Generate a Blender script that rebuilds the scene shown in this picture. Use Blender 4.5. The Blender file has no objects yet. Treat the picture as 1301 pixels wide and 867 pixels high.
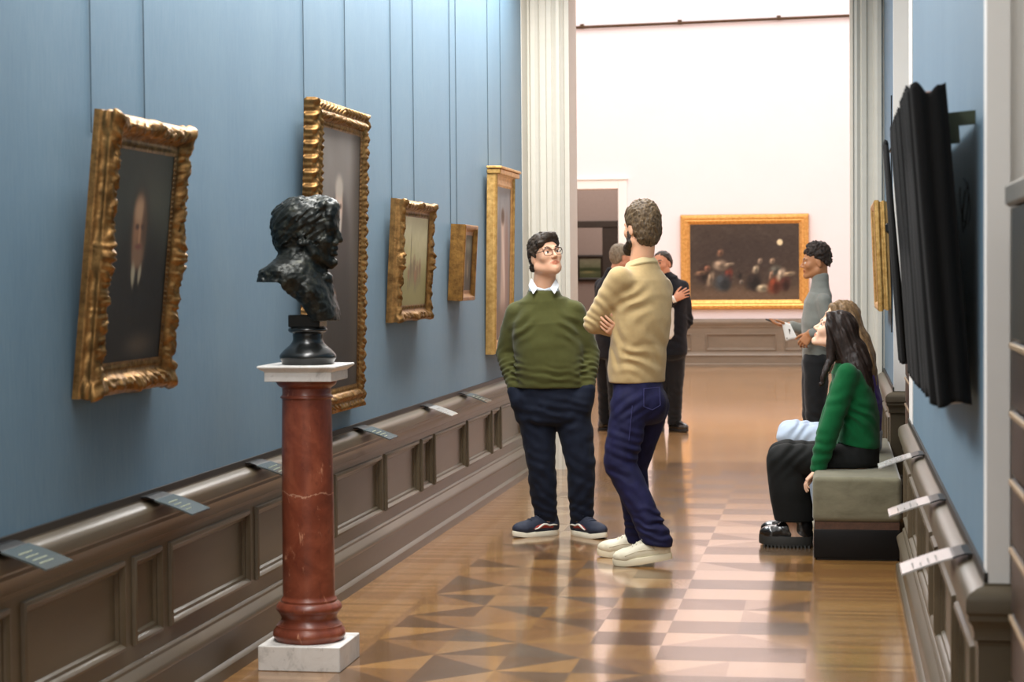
import bpy, math, random
import numpy as np
from mathutils import Vector, Matrix, Euler
SC = bpy.context.scene
COL = SC.collection
rnd = random.Random(7)

# ------------------------------------------------------------------ camera
F_PX, CX, CY, EYE = 2530.0, 650.5, 433.5, 1.5
YAW, PITCH, ROLL = 0.16103, 0.034458, 0.008
def cam_basis():
    cy, sy = math.cos(YAW), math.sin(YAW)
    f = np.array([-sy*math.cos(PITCH), cy*math.cos(PITCH), -math.sin(PITCH)])
    r0 = np.array([cy, sy, 0.0]); u0 = np.cross(r0, f)
    r = r0*math.cos(ROLL)-u0*math.sin(ROLL); u = u0*math.cos(ROLL)+r0*math.sin(ROLL)
    return r, u, f
CR, CU, CF = cam_basis()
def at(u, v, y):
    """world point on the plane Y=y measured off the photograph's frame"""
    d = CR*(u-CX)/F_PX+CU*(CY-v)/F_PX+CF
    return np.array([0, 0, EYE])+d*(y/d[1])
cam_d = bpy.data.cameras.new('camera'); cam = bpy.data.objects.new('camera', cam_d); COL.objects.link(cam)
cam_d.sensor_width = 36.0; cam_d.lens = F_PX*36.0/1301.0
cam_d.clip_start = 0.05; cam_d.clip_end = 200
cam.matrix_world = Matrix(((CR[0], CU[0], -CF[0], 0), (CR[1], CU[1], -CF[1], 0), (CR[2], CU[2], -CF[2], EYE), (0, 0, 0, 1)))
cam_d.dof.use_dof = True; cam_d.dof.focus_distance = 10.4; cam_d.dof.aperture_fstop = 5.0
SC.camera = cam

# ------------------------------------------------------------------ materials
def lin(c):
    o = []
    for x in c:
        x = x/255.0
        o.append(x/12.92 if x <= .04045 else ((x+.055)/1.055)**2.4)
    return tuple(o)
class NT:
    def __init__(s, name):
        s.m = bpy.data.materials.new(name); s.m.use_nodes = True
        s.t = s.m.node_tree; s.b = s.t.nodes['Principled BSDF']
    def n(s, typ, **kw):
        nd = s.t.nodes.new(typ)
        for k, v in kw.items():
            if k.startswith('_'): setattr(nd, k[1:], v)
            else:
                key = int(k[1:]) if k[0] == 'i' and k[1:].isdigit() else k.replace('_', ' ')
                sock = nd.inputs[key]
                if hasattr(v, 'is_output'): s.t.links.new(v, sock)
                else: sock.default_value = v
        return nd
    def l(s, a, b): s.t.links.new(a, b)
    def set(s, **kw):
        for k, v in kw.items():
            sock = s.b.inputs[k.replace('_', ' ')]
            if hasattr(v, 'is_output'): s.l(v, sock)
            else: sock.default_value = v
    def coords(s, sc=(1, 1, 1), kind='Object', rot=(0, 0, 0)):
        tc = s.n('ShaderNodeTexCoord'); mp = s.n('ShaderNodeMapping', Vector=tc.outputs[kind], Scale=sc, Rotation=rot)
        return mp.outputs[0]
    def noise(s, vec, scale, detail=4, rough=.55, dist=0.0):
        return s.n('ShaderNodeTexNoise', Vector=vec, Scale=scale, Detail=detail, Roughness=rough, Distortion=dist).outputs['Fac']
    def ramp(s, fac, stops):
        r = s.n('ShaderNodeValToRGB', Fac=fac); e = r.color_ramp.elements
        while len(e) < len(stops): e.new(.5)
        for i, (p, c) in enumerate(stops): e[i].position = p; e[i].color = (*c, 1)
        return r.outputs['Color']
    def mix(s, fac, a, b, mode='MIX'):
        nd = s.n('ShaderNodeMix', _data_type='RGBA', _blend_type=mode)
        for sock, v in ((nd.inputs[0], fac), (nd.inputs[6], a), (nd.inputs[7], b)):
            if hasattr(v, 'is_output'): s.l(v, sock)
            else: sock.default_value = v if not isinstance(v, tuple) else (*v, 1) if len(v) == 3 else v
        return nd.outputs[2]
    def bump(s, h, strength=.3, dist=.01, normal=None):
        nd = s.n('ShaderNodeBump', Height=h, Strength=strength, Distance=dist)
        if normal: s.l(normal, nd.inputs['Normal'])
        return nd.outputs[0]
def flat(name, c, rough=.6, metal=0.0, spec=.5, coat=0.0, vary=0.0, vs=20, bump=0.0, bs=120, bd=.002, sheen=0.0):
    m = NT(name); col = lin(c)
    if vary:
        f = m.noise(m.coords(), vs, 5)
        a = tuple(max(0, x*(1-vary)) for x in col); b = tuple(min(1, x*(1+vary)) for x in col)
        m.set(Base_Color=m.ramp(f, [(.3, a), (.7, b)]))
    else: m.set(Base_Color=(*col, 1))
    m.set(Roughness=rough, Metallic=metal, Specular_IOR_Level=spec, Coat_Weight=coat, Sheen_Weight=sheen)
    if bump: m.set(Normal=m.bump(m.noise(m.coords(), bs, 3), bump, bd))
    return m.m
def attr_mat(name, rough=.5, spec=.4, coat=0.0, bump=0.0, bs=150, bd=.001, sss=0.0, vary=.0):
    m = NT(name); a = m.n('ShaderNodeAttribute', _attribute_name='col')
    c = a.outputs['Color']
    if vary:
        f = m.noise(m.coords(), 60, 5)
        c = m.mix(1.0, c, m.ramp(f, [(.25, (1-vary,)*3), (.75, (1+vary,)*3)]), 'MULTIPLY')
    m.set(Base_Color=c, Roughness=rough, Specular_IOR_Level=spec, Coat_Weight=coat, Subsurface_Weight=sss)
    if sss: m.set(Subsurface_Radius=(.012, .005, .003), Subsurface_Scale=1.0)
    if bump: m.set(Normal=m.bump(m.noise(m.coords(), bs, 4), bump, bd))
    return m.m

# ------------------------------------------------------------------ objects
def mesh_of(name, verts, faces, smooth=False, cols=None, uvs=None):
    me = bpy.data.meshes.new(name)
    verts = np.asarray(verts, np.float32).reshape(-1, 3)
    if isinstance(faces, np.ndarray) and faces.ndim == 2:
        n, k = faces.shape
        me.vertices.add(len(verts)); me.vertices.foreach_set('co', verts.ravel())
        me.loops.add(n*k); me.loops.foreach_set('vertex_index', faces.astype(np.int32).ravel())
        me.polygons.add(n); me.polygons.foreach_set('loop_start', np.arange(0, n*k, k, dtype=np.int32))
        me.update(calc_edges=True)
    else:
        me.from_pydata(verts.tolist(), [], [tuple(int(i) for i in f) for f in faces])
    if cols is not None:
        at_ = me.color_attributes.new('col', 'FLOAT_COLOR', 'POINT')
        c = np.ones((len(verts), 4), np.float32); c[:, :3] = cols; at_.data.foreach_set('color', c.ravel())
    if uvs is not None:
        uv = me.uv_layers.new(name='UVMap'); uv.data.foreach_set('uv', np.asarray(uvs, np.float32).ravel())
    me.validate()
    if smooth: me.polygons.foreach_set('use_smooth', np.ones(len(me.polygons), bool))
    me.update()
    return me
def link(name, me, mat=None, parent=None, world=True):
    """one mesh object; vertices of a child given in world space are moved into its root's space"""
    o = bpy.data.objects.new(name, me); COL.objects.link(o)
    if mat is not None: me.materials.append(mat)
    if parent is not None:
        o.parent = parent
        if world:
            r = parent
            off = Vector((0, 0, 0))
            while r is not None: off += r.location; r = r.parent
            me.transform(Matrix.Translation(-off))
    return o
def tag(o, label=None, cat=None, group=None, kind=None):
    if label: o['label'] = label
    if cat: o['category'] = cat
    if group: o['group'] = group
    if kind: o['kind'] = kind
    return o
def thing(name, label, cat, loc=(0, 0, 0), rot=(0, 0, 0), group=None):
    o = bpy.data.objects.new(name, None); COL.objects.link(o); o.empty_display_size = .1
    o.location = tuple(float(x) for x in loc); o.rotation_euler = rot
    return tag(o, label, cat, group)
def own(o, me_world_loc):
    """give a single-mesh thing its origin at its base"""
    o.data.transform(Matrix.Translation(-Vector(me_world_loc))); o.location = me_world_loc
    return o

class MB:
    def __init__(s): s.v = []; s.f = []
    def add(s, v, f):
        k = len(s.v); s.v += [tuple(float(c) for c in p) for p in v]; s.f += [tuple(i+k for i in q) for q in f]; return s
    def box(s, x0, x1, y0, y1, z0, z1, b=0.0):
        if b <= 0:
            v = [(x, y, z) for z in (z0, z1) for y in (y0, y1) for x in (x0, x1)]
            return s.add(v, [(0, 2, 3, 1), (4, 5, 7, 6), (0, 1, 5, 4), (2, 6, 7, 3), (0, 4, 6, 2), (1, 3, 7, 5)])
        # chamfered box
        v = []; idx = {}
        for sx in (0, 1):
            for sy in (0, 1):
                for sz in (0, 1):
                    c = [(x0, x1)[sx], (y0, y1)[sy], (z0, z1)[sz]]
                    d = [(b, -b)[sx], (b, -b)[sy], (b, -b)[sz]]
                    for a in range(3):
                        p = [c[i] if i == a else c[i]+d[i] for i in range(3)]
                        idx[(sx, sy, sz, a)] = len(v); v.append(p)
        f = []
        for a in range(3):
            o1, o2 = [i for i in range(3) if i != a]
            for sd in (0, 1):
                q = []
                for (p, r) in ((0, 0), (1, 0), (1, 1), (0, 1)):
                    k = [0, 0, 0]; k[a] = sd; k[o1] = p; k[o2] = r; q.append(idx[(*k, a)])
                f.append(tuple(q if (sd ^ (a == 1)) else q[::-1]))
        for a in range(3):
            o1, o2 = [i for i in range(3) if i != a]
            for p in (0, 1):
                for r in (0, 1):
                    k0 = [0, 0, 0]; k0[o1] = p; k0[o2] = r; k1 = list(k0); k1[a] = 1
                    f.append((idx[(*k0, o1)], idx[(*k1, o1)], idx[(*k1, o2)], idx[(*k0, o2)]))
        for sx in (0, 1):
            for sy in (0, 1):
                for sz in (0, 1): f.append(tuple(idx[(sx, sy, sz, a)] for a in range(3)))
        return s.add(v, f)
    def extrude(s, prof, path0, path1, caps=True):
        """profile given as list of 3-vectors (offsets), swept straight from path0 to path1"""
        n = len(prof); v = [tuple(np.add(path0, p)) for p in prof]+[tuple(np.add(path1, p)) for p in prof]
        f = [(i, (i+1) % n, n+(i+1) % n, n+i) for i in range(n)]
        if caps: f += [tuple(range(n-1, -1, -1)), tuple(range(n, 2*n))]
        return s.add(v, f)
    def lathe(s, prof, c, n=64):
        v = []; f = []
        m = len(prof)
        for j in range(n):
            a = 2*math.pi*j/n
            for r, z in prof: v.append((c[0]+r*math.cos(a), c[1]+r*math.sin(a), c[2]+z))
        for j in range(n):
            k = (j+1) % n
            for i in range(m-1): f.append((j*m+i, k*m+i, k*m+i+1, j*m+i+1))
        f.append(tuple(j*m for j in range(n-1, -1, -1))); f.append(tuple(j*m+m-1 for j in range(n)))
        return s.add(v, f)
    def tube(s, pts, r, n=8):
        pts = [np.array(p, float) for p in pts]; v = []; f = []
        rs = r if isinstance(r, (list, tuple)) else [r]*len(pts)
        for i, p in enumerate(pts):
            t = pts[min(i+1, len(pts)-1)]-pts[max(i-1, 0)]; t /= np.linalg.norm(t)+1e-9
            a = np.cross(t, (0, 0, 1) if abs(t[2]) < .9 else (1, 0, 0)); a /= np.linalg.norm(a); b = np.cross(t, a)
            for j in range(n):
                w = 2*math.pi*j/n; v.append(p+rs[i]*(a*math.cos(w)+b*math.sin(w)))
        for i in range(len(pts)-1):
            for j in range(n):
                k = (j+1) % n; f.append((i*n+j, i*n+k, (i+1)*n+k, (i+1)*n+j))
        f.append(tuple(range(n-1, -1, -1))); f.append(tuple((len(pts)-1)*n+j for j in range(n)))
        return s.add(v, f)
    def xf(s, M, k0=0):
        s.v = s.v[:k0]+[tuple(M @ Vector(p)) for p in s.v[k0:]]; return s
    def build(s, name, mat, parent=None, smooth=False, world=True, auto=None):
        me = mesh_of(name, s.v, s.f, smooth)
        import bmesh
        bm = bmesh.new(); bm.from_mesh(me); bmesh.ops.recalc_face_normals(bm, faces=bm.faces); bm.to_mesh(me); bm.free()
        if auto:
            me.polygons.foreach_set('use_smooth', np.ones(len(me.polygons), bool))
            me.set_sharp_from_angle(angle=math.radians(auto))
        return link(name, me, mat, parent, world)

# ------------------------------------------------------------------ implicit surfaces -> meshes
def vnoise(p, seed=0):
    """smooth lattice noise in [-1,1], p: (N,3)"""
    i = np.floor(p).astype(np.int64); f = (p-i).astype(np.float32); f = f*f*(3-2*f)
    def h(a, b, c):
        n = (a*374761393+b*668265263+c*2147483647+seed*974634777) & 0x7fffffff
        n = ((n ^ (n >> 13))*1274126177) & 0x7fffffff
        n = (n ^ (n >> 16)) & 0xffff
        return n.astype(np.float32)/32767.5-1
    r = 0
    for dx in (0, 1):
        for dy in (0, 1):
            for dz in (0, 1):
                w = (f[:, 0] if dx else 1-f[:, 0])*(f[:, 1] if dy else 1-f[:, 1])*(f[:, 2] if dz else 1-f[:, 2])
                r = r+w*h(i[:, 0]+dx, i[:, 1]+dy, i[:, 2]+dz)
    return r
def unit(a): a = np.array(a, float); return a/(np.linalg.norm(a)+1e-12)
def rotv(v, axis, ang):
    axis = unit(axis); v = np.array(v, float)
    return v*math.cos(ang)+np.cross(axis, v)*math.sin(ang)+axis*(axis @ v)*(1-math.cos(ang))
class SDF:
    def __init__(s, lo, hi, h):
        s.lo = np.array(lo, np.float32); s.h = np.float32(h)
        s.n = np.ceil((np.array(hi)-s.lo)/h).astype(int)+1
        s.f = np.full(s.n, .5, np.float32); s.lab = np.zeros(s.n, np.uint8)
        s.ax = [s.lo[i]+h*np.arange(s.n[i], dtype=np.float32) for i in range(3)]
    def sl(s, lo, hi):
        a = np.clip(np.floor((np.array(lo)-s.lo)/s.h).astype(int), 0, s.n); b = np.clip(np.ceil((np.array(hi)-s.lo)/s.h).astype(int)+1, 0, s.n)
        q = tuple(slice(int(a[i]), int(b[i])) for i in range(3))
        return q, s.ax[0][q[0]][:, None, None], s.ax[1][q[1]][None, :, None], s.ax[2][q[2]][None, None, :]
    def put(s, q, d, k, lab=None, sub=False):
        g = s.f[q]
        if g.size == 0: return
        d = d.astype(np.float32)
        if sub:
            hh = np.clip(.5-.5*(g+d)/k, 0, 1); n = g*(1-hh)-d*hh+k*hh*(1-hh)
            s.f[q] = n; return
        if lab is not None:
            L = s.lab[q]; L[d < g] = lab; s.lab[q] = L
        hh = np.clip(.5+.5*(g-d)/k, 0, 1)
        s.f[q] = d*hh+g*(1-hh)-k*hh*(1-hh)
    def chain(s, pts, k=.01, lab=None, sub=False):
        """pts: [(xyz, r), ...] tapered capsules joined end to end"""
        P = [np.array(p, np.float32) for p, _ in pts]; R = [r for _, r in pts]; m = max(R)+k+4*s.h
        q, X, Y, Z = s.sl(np.min(P, 0)-m, np.max(P, 0)+m); d = None
        if len(P) == 1:
            d = np.sqrt((X-P[0][0])**2+(Y-P[0][1])**2+(Z-P[0][2])**2)-R[0]
        for i in range(len(P)-1):
            a, b = P[i], P[i+1]; ab = b-a; L = float(ab @ ab)+1e-12
            t = np.clip(((X-a[0])*ab[0]+(Y-a[1])*ab[1]+(Z-a[2])*ab[2])/L, 0, 1)
            e = np.sqrt((X-a[0]-t*ab[0])**2+(Y-a[1]-t*ab[1])**2+(Z-a[2]-t*ab[2])**2)-(R[i]+(R[i+1]-R[i])*t)
            d = e if d is None else np.minimum(d, e)
        s.put(q, d, k, lab, sub); return s
    def ell(s, c, r, A=None, k=.01, lab=None, sub=False, p=2.0):
        c = np.array(c, np.float32); A = np.eye(3) if A is None else np.asarray(A); m = max(r)+k+4*s.h
        q, X, Y, Z = s.sl(c-m, c+m); X = X-c[0]; Y = Y-c[1]; Z = Z-c[2]
        e = 0
        for i in range(3):
            e = e+np.abs((X*A[0, i]+Y*A[1, i]+Z*A[2, i])/r[i])**p
        d = (e**(1/p)-1)*min(r); s.put(q, d, k, lab, sub); return s
    def loft(s, rows, lat, k=.02, lab=None, p=2.3, cap=1.0, sub=False):
        """rows: [(centre, half width, half depth), ...]; lat: lateral direction"""
        lat = unit(lat); m = max(max(a, b) for _, a, b in rows)+k+4*s.h
        P = [np.array(c, float) for c, _, _ in rows]
        q, X, Y, Z = s.sl(np.min(P, 0)-m, np.max(P, 0)+m); d = None
        for i in range(len(P)-1):
            a, b = P[i], P[i+1]; ab = b-a; L = np.linalg.norm(ab); ax = ab/L
            l = unit(lat-ax*(lat @ ax)); w = np.cross(ax, l)
            x, y, z = X-a[0], Y-a[1], Z-a[2]
            t0 = x*ax[0]+y*ax[1]+z*ax[2]; t = np.clip(t0/L, 0, 1)
            A = rows[i][1]+(rows[i+1][1]-rows[i][1])*t; Bb = rows[i][2]+(rows[i+1][2]-rows[i][2])*t
            ql = np.abs(x*l[0]+y*l[1]+z*l[2])/A; qw = np.abs(x*w[0]+y*w[1]+z*w[2])/Bb
            mn = np.minimum(A, Bb); qa = np.abs(t0-t*L)/(mn*cap)
            e = ((ql**p+qw**p)**(2/p)+qa**2)**.5
            e = (e-1)*mn
            d = e if d is None else np.minimum(d, e)
        s.put(q, d, k, lab, sub); return s
    def cut(s, c, n, k=.004, lo=None, hi=None):
        """remove everything on the n side of the plane through c (optionally only inside a box)"""
        n = unit(n); c = np.array(c, float)
        q, X, Y, Z = s.sl(lo if lo is not None else s.lo, hi if hi is not None else s.lo+s.h*(s.n+1))
        d = ((X-c[0])*n[0]+(Y-c[1])*n[1]+(Z-c[2])*n[2]).astype(np.float32); g = s.f[q]
        hh = np.clip(.5-.5*(g-d)/k, 0, 1); s.f[q] = g*(1-hh)+d*hh+k*hh*(1-hh); return s
    def rough(s, amp, scale, seed=0, lo=None, hi=None, stretch=None, oct=2):
        """scale: feature size in metres; stretch: (3x3 axes, sizes)"""
        q, X, Y, Z = s.sl(lo if lo is not None else s.lo, hi if hi is not None else s.lo+s.h*(s.n+1))
        g = s.f[q]; I = np.argwhere(np.abs(g) < amp*3+4*s.h)
        if len(I) == 0: return s
        P = np.stack([X.ravel()[I[:, 0]], Y.ravel()[I[:, 1]], Z.ravel()[I[:, 2]]], 1).astype(np.float32)
        if stretch is not None: P = (P @ np.asarray(stretch[0], np.float32))/np.asarray(stretch[1], np.float32)
        else: P = P/scale
        v = vnoise(P, seed)
        if oct > 1: v = v+.5*vnoise(P*2.1+5.3, seed+1)
        g[I[:, 0], I[:, 1], I[:, 2]] += amp*v; s.f[q] = g; return s
    def fold(s, c, rad, amp, d, lam, seed=0, wob=1.0):
        """cloth folds: ridges across direction d, fading out from c"""
        c = np.array(c, float); d = unit(d); r3 = rad if hasattr(rad, '__len__') else (rad, rad, rad)
        q, X, Y, Z = s.sl(c-2*np.array(r3), c+2*np.array(r3)); g = s.f[q]
        I = np.argwhere(np.abs(g) < amp*3+4*s.h)
        if len(I) == 0: return s
        P = np.stack([X.ravel()[I[:, 0]], Y.ravel()[I[:, 1]], Z.ravel()[I[:, 2]]], 1).astype(np.float32)-c.astype(np.float32)
        w = np.exp(-((P/np.array(r3, np.float32))**2).sum(1)*1.3)
        ph = (P @ d.astype(np.float32))*2*math.pi/lam+wob*2.2*vnoise(P/(lam*1.6)+seed*3.7, seed)
        sn = np.sin(ph); v = sn*np.abs(sn)**.3
        g[I[:, 0], I[:, 1], I[:, 2]] += amp*w*v; s.f[q] = g; return s
    def mesh(s, relax=1):
        f = s.f; n = np.array(f.shape)
        ins = f < 0
        c = np.zeros(n-1, np.uint8)
        for dx in (0, 1):
            for dy in (0, 1):
                for dz in (0, 1):
                    c += ins[dx:n[0]-1+dx, dy:n[1]-1+dy, dz:n[2]-1+dz]
        I = np.argwhere((c > 0) & (c < 8)).astype(np.int32)
        idx = np.full(n-1, -1, np.int32); idx[I[:, 0], I[:, 1], I[:, 2]] = np.arange(len(I))
        acc = np.zeros((len(I), 3), np.float32); cnt = np.zeros(len(I), np.float32)
        for ax in range(3):
            o = [i for i in range(3) if i != ax]
            for p in (0, 1):
                for r in (0, 1):
                    a = I.copy(); a[:, o[0]] += p; a[:, o[1]] += r; b = a.copy(); b[:, ax] += 1
                    fa = f[a[:, 0], a[:, 1], a[:, 2]]; fb = f[b[:, 0], b[:, 1], b[:, 2]]
                    m = (fa < 0) != (fb < 0); t = np.where(m, fa/(fa-fb+1e-20), 0)
                    pos = np.zeros((len(I), 3), np.float32); pos[:, o[0]] = p; pos[:, o[1]] = r; pos[:, ax] = t
                    acc[m] += pos[m]; cnt[m] += 1
        V = (I+acc/np.maximum(cnt, 1)[:, None])
        faces = []
        for ax in range(3):
            o1, o2 = (ax+1) % 3, (ax+2) % 3
            sa = [slice(None)]*3; sb = [slice(None)]*3; sa[ax] = slice(0, n[ax]-1); sb[ax] = slice(1, n[ax])
            A = ins[tuple(sa)]; Bq = ins[tuple(sb)]
            E = np.argwhere(A != Bq).astype(np.int32)
            E = E[(E[:, o1] > 0) & (E[:, o2] > 0) & (E[:, o1] < n[o1]-1) & (E[:, o2] < n[o2]-1)]
            fl = A[E[:, 0], E[:, 1], E[:, 2]]
            q = []
            for (p, r) in ((0, 0), (1, 0), (1, 1), (0, 1)):
                e = E.copy(); e[:, o1] -= p; e[:, o2] -= r; q.append(idx[e[:, 0], e[:, 1], e[:, 2]])
            q = np.stack(q, 1); q[~fl] = q[~fl][:, ::-1]; faces.append(q[(q >= 0).all(1)])
        Fc = np.concatenate(faces)
        L = s.lab[np.clip(np.rint(V).astype(int), 0, n-1)[:, 0], np.clip(np.rint(V).astype(int), 0, n-1)[:, 1], np.clip(np.rint(V).astype(int), 0, n-1)[:, 2]] if len(V) else None
        W = V*s.h+s.lo
        for _ in range(relax):
            A = np.zeros_like(W); k = np.zeros(len(W), np.float32)
            for i in range(4):
                a, b = Fc[:, i], Fc[:, (i+1) % 4]
                for x, y in ((a, b), (b, a)):
                    k += np.bincount(x, minlength=len(W)).astype(np.float32)
                    for ci in range(3): A[:, ci] += np.bincount(x, W[y, ci], len(W)).astype(np.float32)
            W = W*.5+.5*A/np.maximum(k, 1)[:, None]
        return W, Fc, L
    def build(s, name, mat, parent=None, palette=None, relax=1):
        W, Fc, L = s.mesh(relax)
        cols = None if palette is None else np.array(palette, np.float32)[L]
        return link(name, mesh_of(name, W, Fc, True, cols), mat, parent)
# ------------------------------------------------------------------ shared materials
def wall_fabric():
    m = NT('blue wall fabric'); v = m.coords((1, 1, 1))
    big = m.noise(m.coords((1, 1.6, .35)), 1.6, 5, .6)
    fine = m.noise(m.coords((1, 14, 1.2)), 9, 6, .65)
    c = m.ramp(big, [(.28, lin((76, 106, 127))), (.5, lin((84, 114, 134))), (.74, lin((94, 122, 139)))])
    c = m.mix(.55, c, m.ramp(fine, [(.3, lin((74, 107, 130))), (.7, lin((98, 126, 143)))]))
    w = m.n('ShaderNodeTexWave', Vector=v, Scale=160, Distortion=2, Detail=2, _bands_direction='Z').outputs['Fac']
    m.set(Base_Color=c, Roughness=.62, Specular_IOR_Level=.4, Sheen_Weight=.08, Sheen_Roughness=.35, Sheen_Tint=(.9, .97, 1, 1), Normal=m.bump(w, .12, .002)); return m.m
def satin_paint(name, c, rough=.36, coat=.0, vary=.1):
    m = NT(name); f = m.noise(m.coords((1, .5, 3)), 6, 6, .6); col = lin(c)
    m.set(Base_Color=m.ramp(f, [(.3, tuple(x*(1-vary) for x in col)), (.7, tuple(x*(1+vary) for x in col))]), Roughness=rough,
          Specular_IOR_Level=.55, Coat_Weight=coat, Normal=m.bump(m.noise(m.coords(), 90, 3), .06, .002)); return m.m
M_BLUE = wall_fabric()
M_DADO = satin_paint('olive brown satin paint', (82, 72, 56))
M_WHITE = flat('white plaster', (220, 217, 212), .7, vary=.02, vs=3)
M_CASE = satin_paint('cream gloss trim paint', (206, 202, 190), .45, vary=.02)
M_PINK = flat('pale pink white wall paint', (238, 229, 232), .8, vary=.015, vs=1.2)
M_GREYPINK = flat('grey rose wall paint', (168, 150, 142), .8, vary=.03)
M_DARK = flat('dark batten', (38, 34, 30), .5)
M_CEIL = flat('ceiling white', (236, 234, 230), .8)

# ------------------------------------------------------------------ walls
XL, XR = -2.30, 0.36
def struct(name, o): o.name = name; return tag(o, kind='structure')
def box_struct(name, mat, *b): return struct(name, MB().box(*b).build(name, mat))
box_struct('wall_left', M_BLUE, XL-.3, XL, -2, 14.68, 0, 3.86)
box_struct('wall_left_end', M_CASE, XL-.3, XL+.004, 14.68, 15.0, 0, 3.86)
box_struct('wall_right', M_BLUE, XR, XR+.05, 4.95, 9.5, 0, 3.86)
w = MB(); w.box(XR+.05, .98, 4.9, 9.9, 0, 3.86); w.box(XR-.004, XR+.05, 4.86, 4.95, 0, 3.86); w.box(XR-.004, XR+.05, 9.5, 9.9, 0, 3.86)
struct('wall_right_pier', w.build('wall_right_pier', M_WHITE))
box_struct('wall_right_far', M_BLUE, XR, XR+.05, 12.56, 15.0, 0, 3.86)
w = MB(); w.box(XR+.05, .98, 12.5, 15.0, 0, 3.86); w.box(XR-.004, XR+.05, 12.5, 12.56, 0, 3.86)
struct('wall_right_far_pier', w.build('wall_right_far_pier', M_WHITE))
box_struct('wall_right_recess', M_WHITE, .98, 1.1, -2, 15.0, 0, 3.86)
box_struct('wall_right_near', M_WHITE, XR, .98, -2, 2.2, 0, 3.86)
box_struct('wall_near', M_WHITE, -2.6, 1.1, -2.2, -2, 0, 3.86)
# doorway wall between the corridor and the large hall
OX0, OX1, OT = -1.985, .112, 3.72
w = MB(); w.box(-9, OX0, 15.1, 15.45, 0, 9); w.box(OX1, 5, 15.1, 15.45, 0, 9); w.box(OX0, OX1, 15.1, 15.45, OT, 9)
w.box(-2.6, OX0, 15.0, 15.1, 0, 3.9); w.box(OX1, 1.1, 15.0, 15.1, 0, 3.9)
struct('wall_doorway', w.build('wall_doorway', M_CASE))
def casing(x0, x1, y, z1):
    """upright door casing with stepped mouldings; x0 is the edge at the opening"""
    W = x1-x0
    st = [(0, 0), (0, .035), (.08, .055), (.12, .045), (.2, .05), (.3, .038), (.34, .05), (.47, .05), (.5, .036), (.66, .036), (.7, .06), (.78, .075), (.9, .075), (.94, .05), (1, .05), (1, 0)]
    pr = [(x0+W*t, -d, 0) for t, d in st]
    return MB().extrude(pr, (0, y, 0), (0, y, z1))
struct('trim_1', casing(OX0-.035, -2.295, 15.0, 3.85).build('trim_1', M_CASE))
struct('trim_2', casing(OX1, .365, 15.0, 3.85).build('trim_2', M_CASE))
# ceilings (daylit laylights sit in the ceiling above the frame)
def ceiling(x0, x1, y0, y1, z, hx0, hx1, hy0, hy1):
    w = MB(); w.box(x0, hx0, y0, y1, z, z+.15); w.box(hx1, x1, y0, y1, z, z+.15); w.box(hx0, hx1, y0, hy0, z, z+.15); w.box(hx0, hx1, hy1, y1, z, z+.15); return w
struct('ceiling', ceiling(-2.6, 1.1, -2.2, 15.1, 3.86, -2.15, 0.1, -1.4, 14.2).build('ceiling', M_CEIL))
struct('ceiling_hall', ceiling(-9, 5, 15.1, 31.5, 9.0, -7.5, 3.5, 16.4, 30.2).build('ceiling_hall', M_CEIL))
def glazing(name, x0, x1, y0, y1, z, n, m, e):
    g_ = NT('frosted laylight glass'); g_.set(Base_Color=(.9, .9, .9, 1), Roughness=.5, Emission_Color=(1, .98, .95, 1), Emission_Strength=e)
    struct(name, MB().box(x0, x1, y0, y1, z+.06, z+.08).build(name, g_.m)); w = MB()
    for x in np.linspace(x0, x1, n+1)[1:-1]: w.box(x-.02, x+.02, y0, y1, z+.02, z+.06)
    for y in np.linspace(y0, y1, m+1)[1:-1]: w.box(x0, x1, y-.02, y+.02, z+.021, z+.059)
    struct(name+'_bars', w.build(name+'_bars', M_CASE))
glazing('window_1', -2.15, .1, -1.4, 14.2, 3.88, 2, 14, .7)
# large hall
YB = 31.2
glazing('window_2', -7.5, 3.5, 16.4, 30.2, 9.02, 8, 10, .8)
DX0, DX1, DZ = -4.75, -3.36, 2.80
w = MB(); w.box(-9, DX0, YB, YB+.4, 0, 9); w.box(DX1, 5, YB, YB+.4, 0, 9); w.box(DX0, DX1, YB, YB+.4, DZ, 9)
struct('wall_back', w.build('wall_back', M_PINK))
box_struct('wall_hall_left', M_PINK, -9.2, -9, 15.1, 31.6, 0, 9)
box_struct('wall_hall_right', M_PINK, 5, 5.2, 15.1, 31.6, 0, 9)
w = MB()
for (a, b, c, d) in ((DX1, DX1+.14, 0, DZ+.14), (DX0-.14, DX0, 0, DZ+.14)): w.box(a, b, YB-.03, YB, c, d, .006)
w.box(DX0, DX1, YB-.03, YB, DZ, DZ+.14, .006); w.box(DX0-.16, DX1+.16, YB-.05, YB, DZ+.14, DZ+.17, .006)
struct('door_1', w.build('door_1', flat('white gloss door casing', (245, 240, 236), .4)))
# rooms beyond the far door
box_struct('wall_room_left', M_GREYPINK, -6.2, -6.0, YB+.4, 41.2, 0, 4.2)
box_struct('wall_room_right', M_GREYPINK, -2.2, -2.0, YB+.4, 41.2, 0, 4.2)
w = MB(); w.box(-6, -5.4, 36, 36.3, 0, 4.2); w.box(-3.94, -2.2, 36, 36.3, 0, 4.2); w.box(-5.4, -3.94, 36, 36.3, 2.32, 4.2)
struct('wall_room_middle', w.build('wall_room_middle', M_GREYPINK))
M_WENGE = flat('dark stained door frame', (62, 52, 45), .45, vary=.15)
w = MB(); w.box(-4.16, -3.7, 35.9, 36.02, 0, 2.36, .01); w.box(-5.6, -5.4, 35.9, 36.02, 0, 2.36, .01); w.box(-5.6, -3.7, 35.88, 36.02, 2.30, 2.42, .01)
struct('door_2', w.build('door_2', M_WENGE))
box_struct('wall_room_back', M_GREYPINK, -6, -2.2, 41, 41.2, 0, 4.2)
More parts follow.
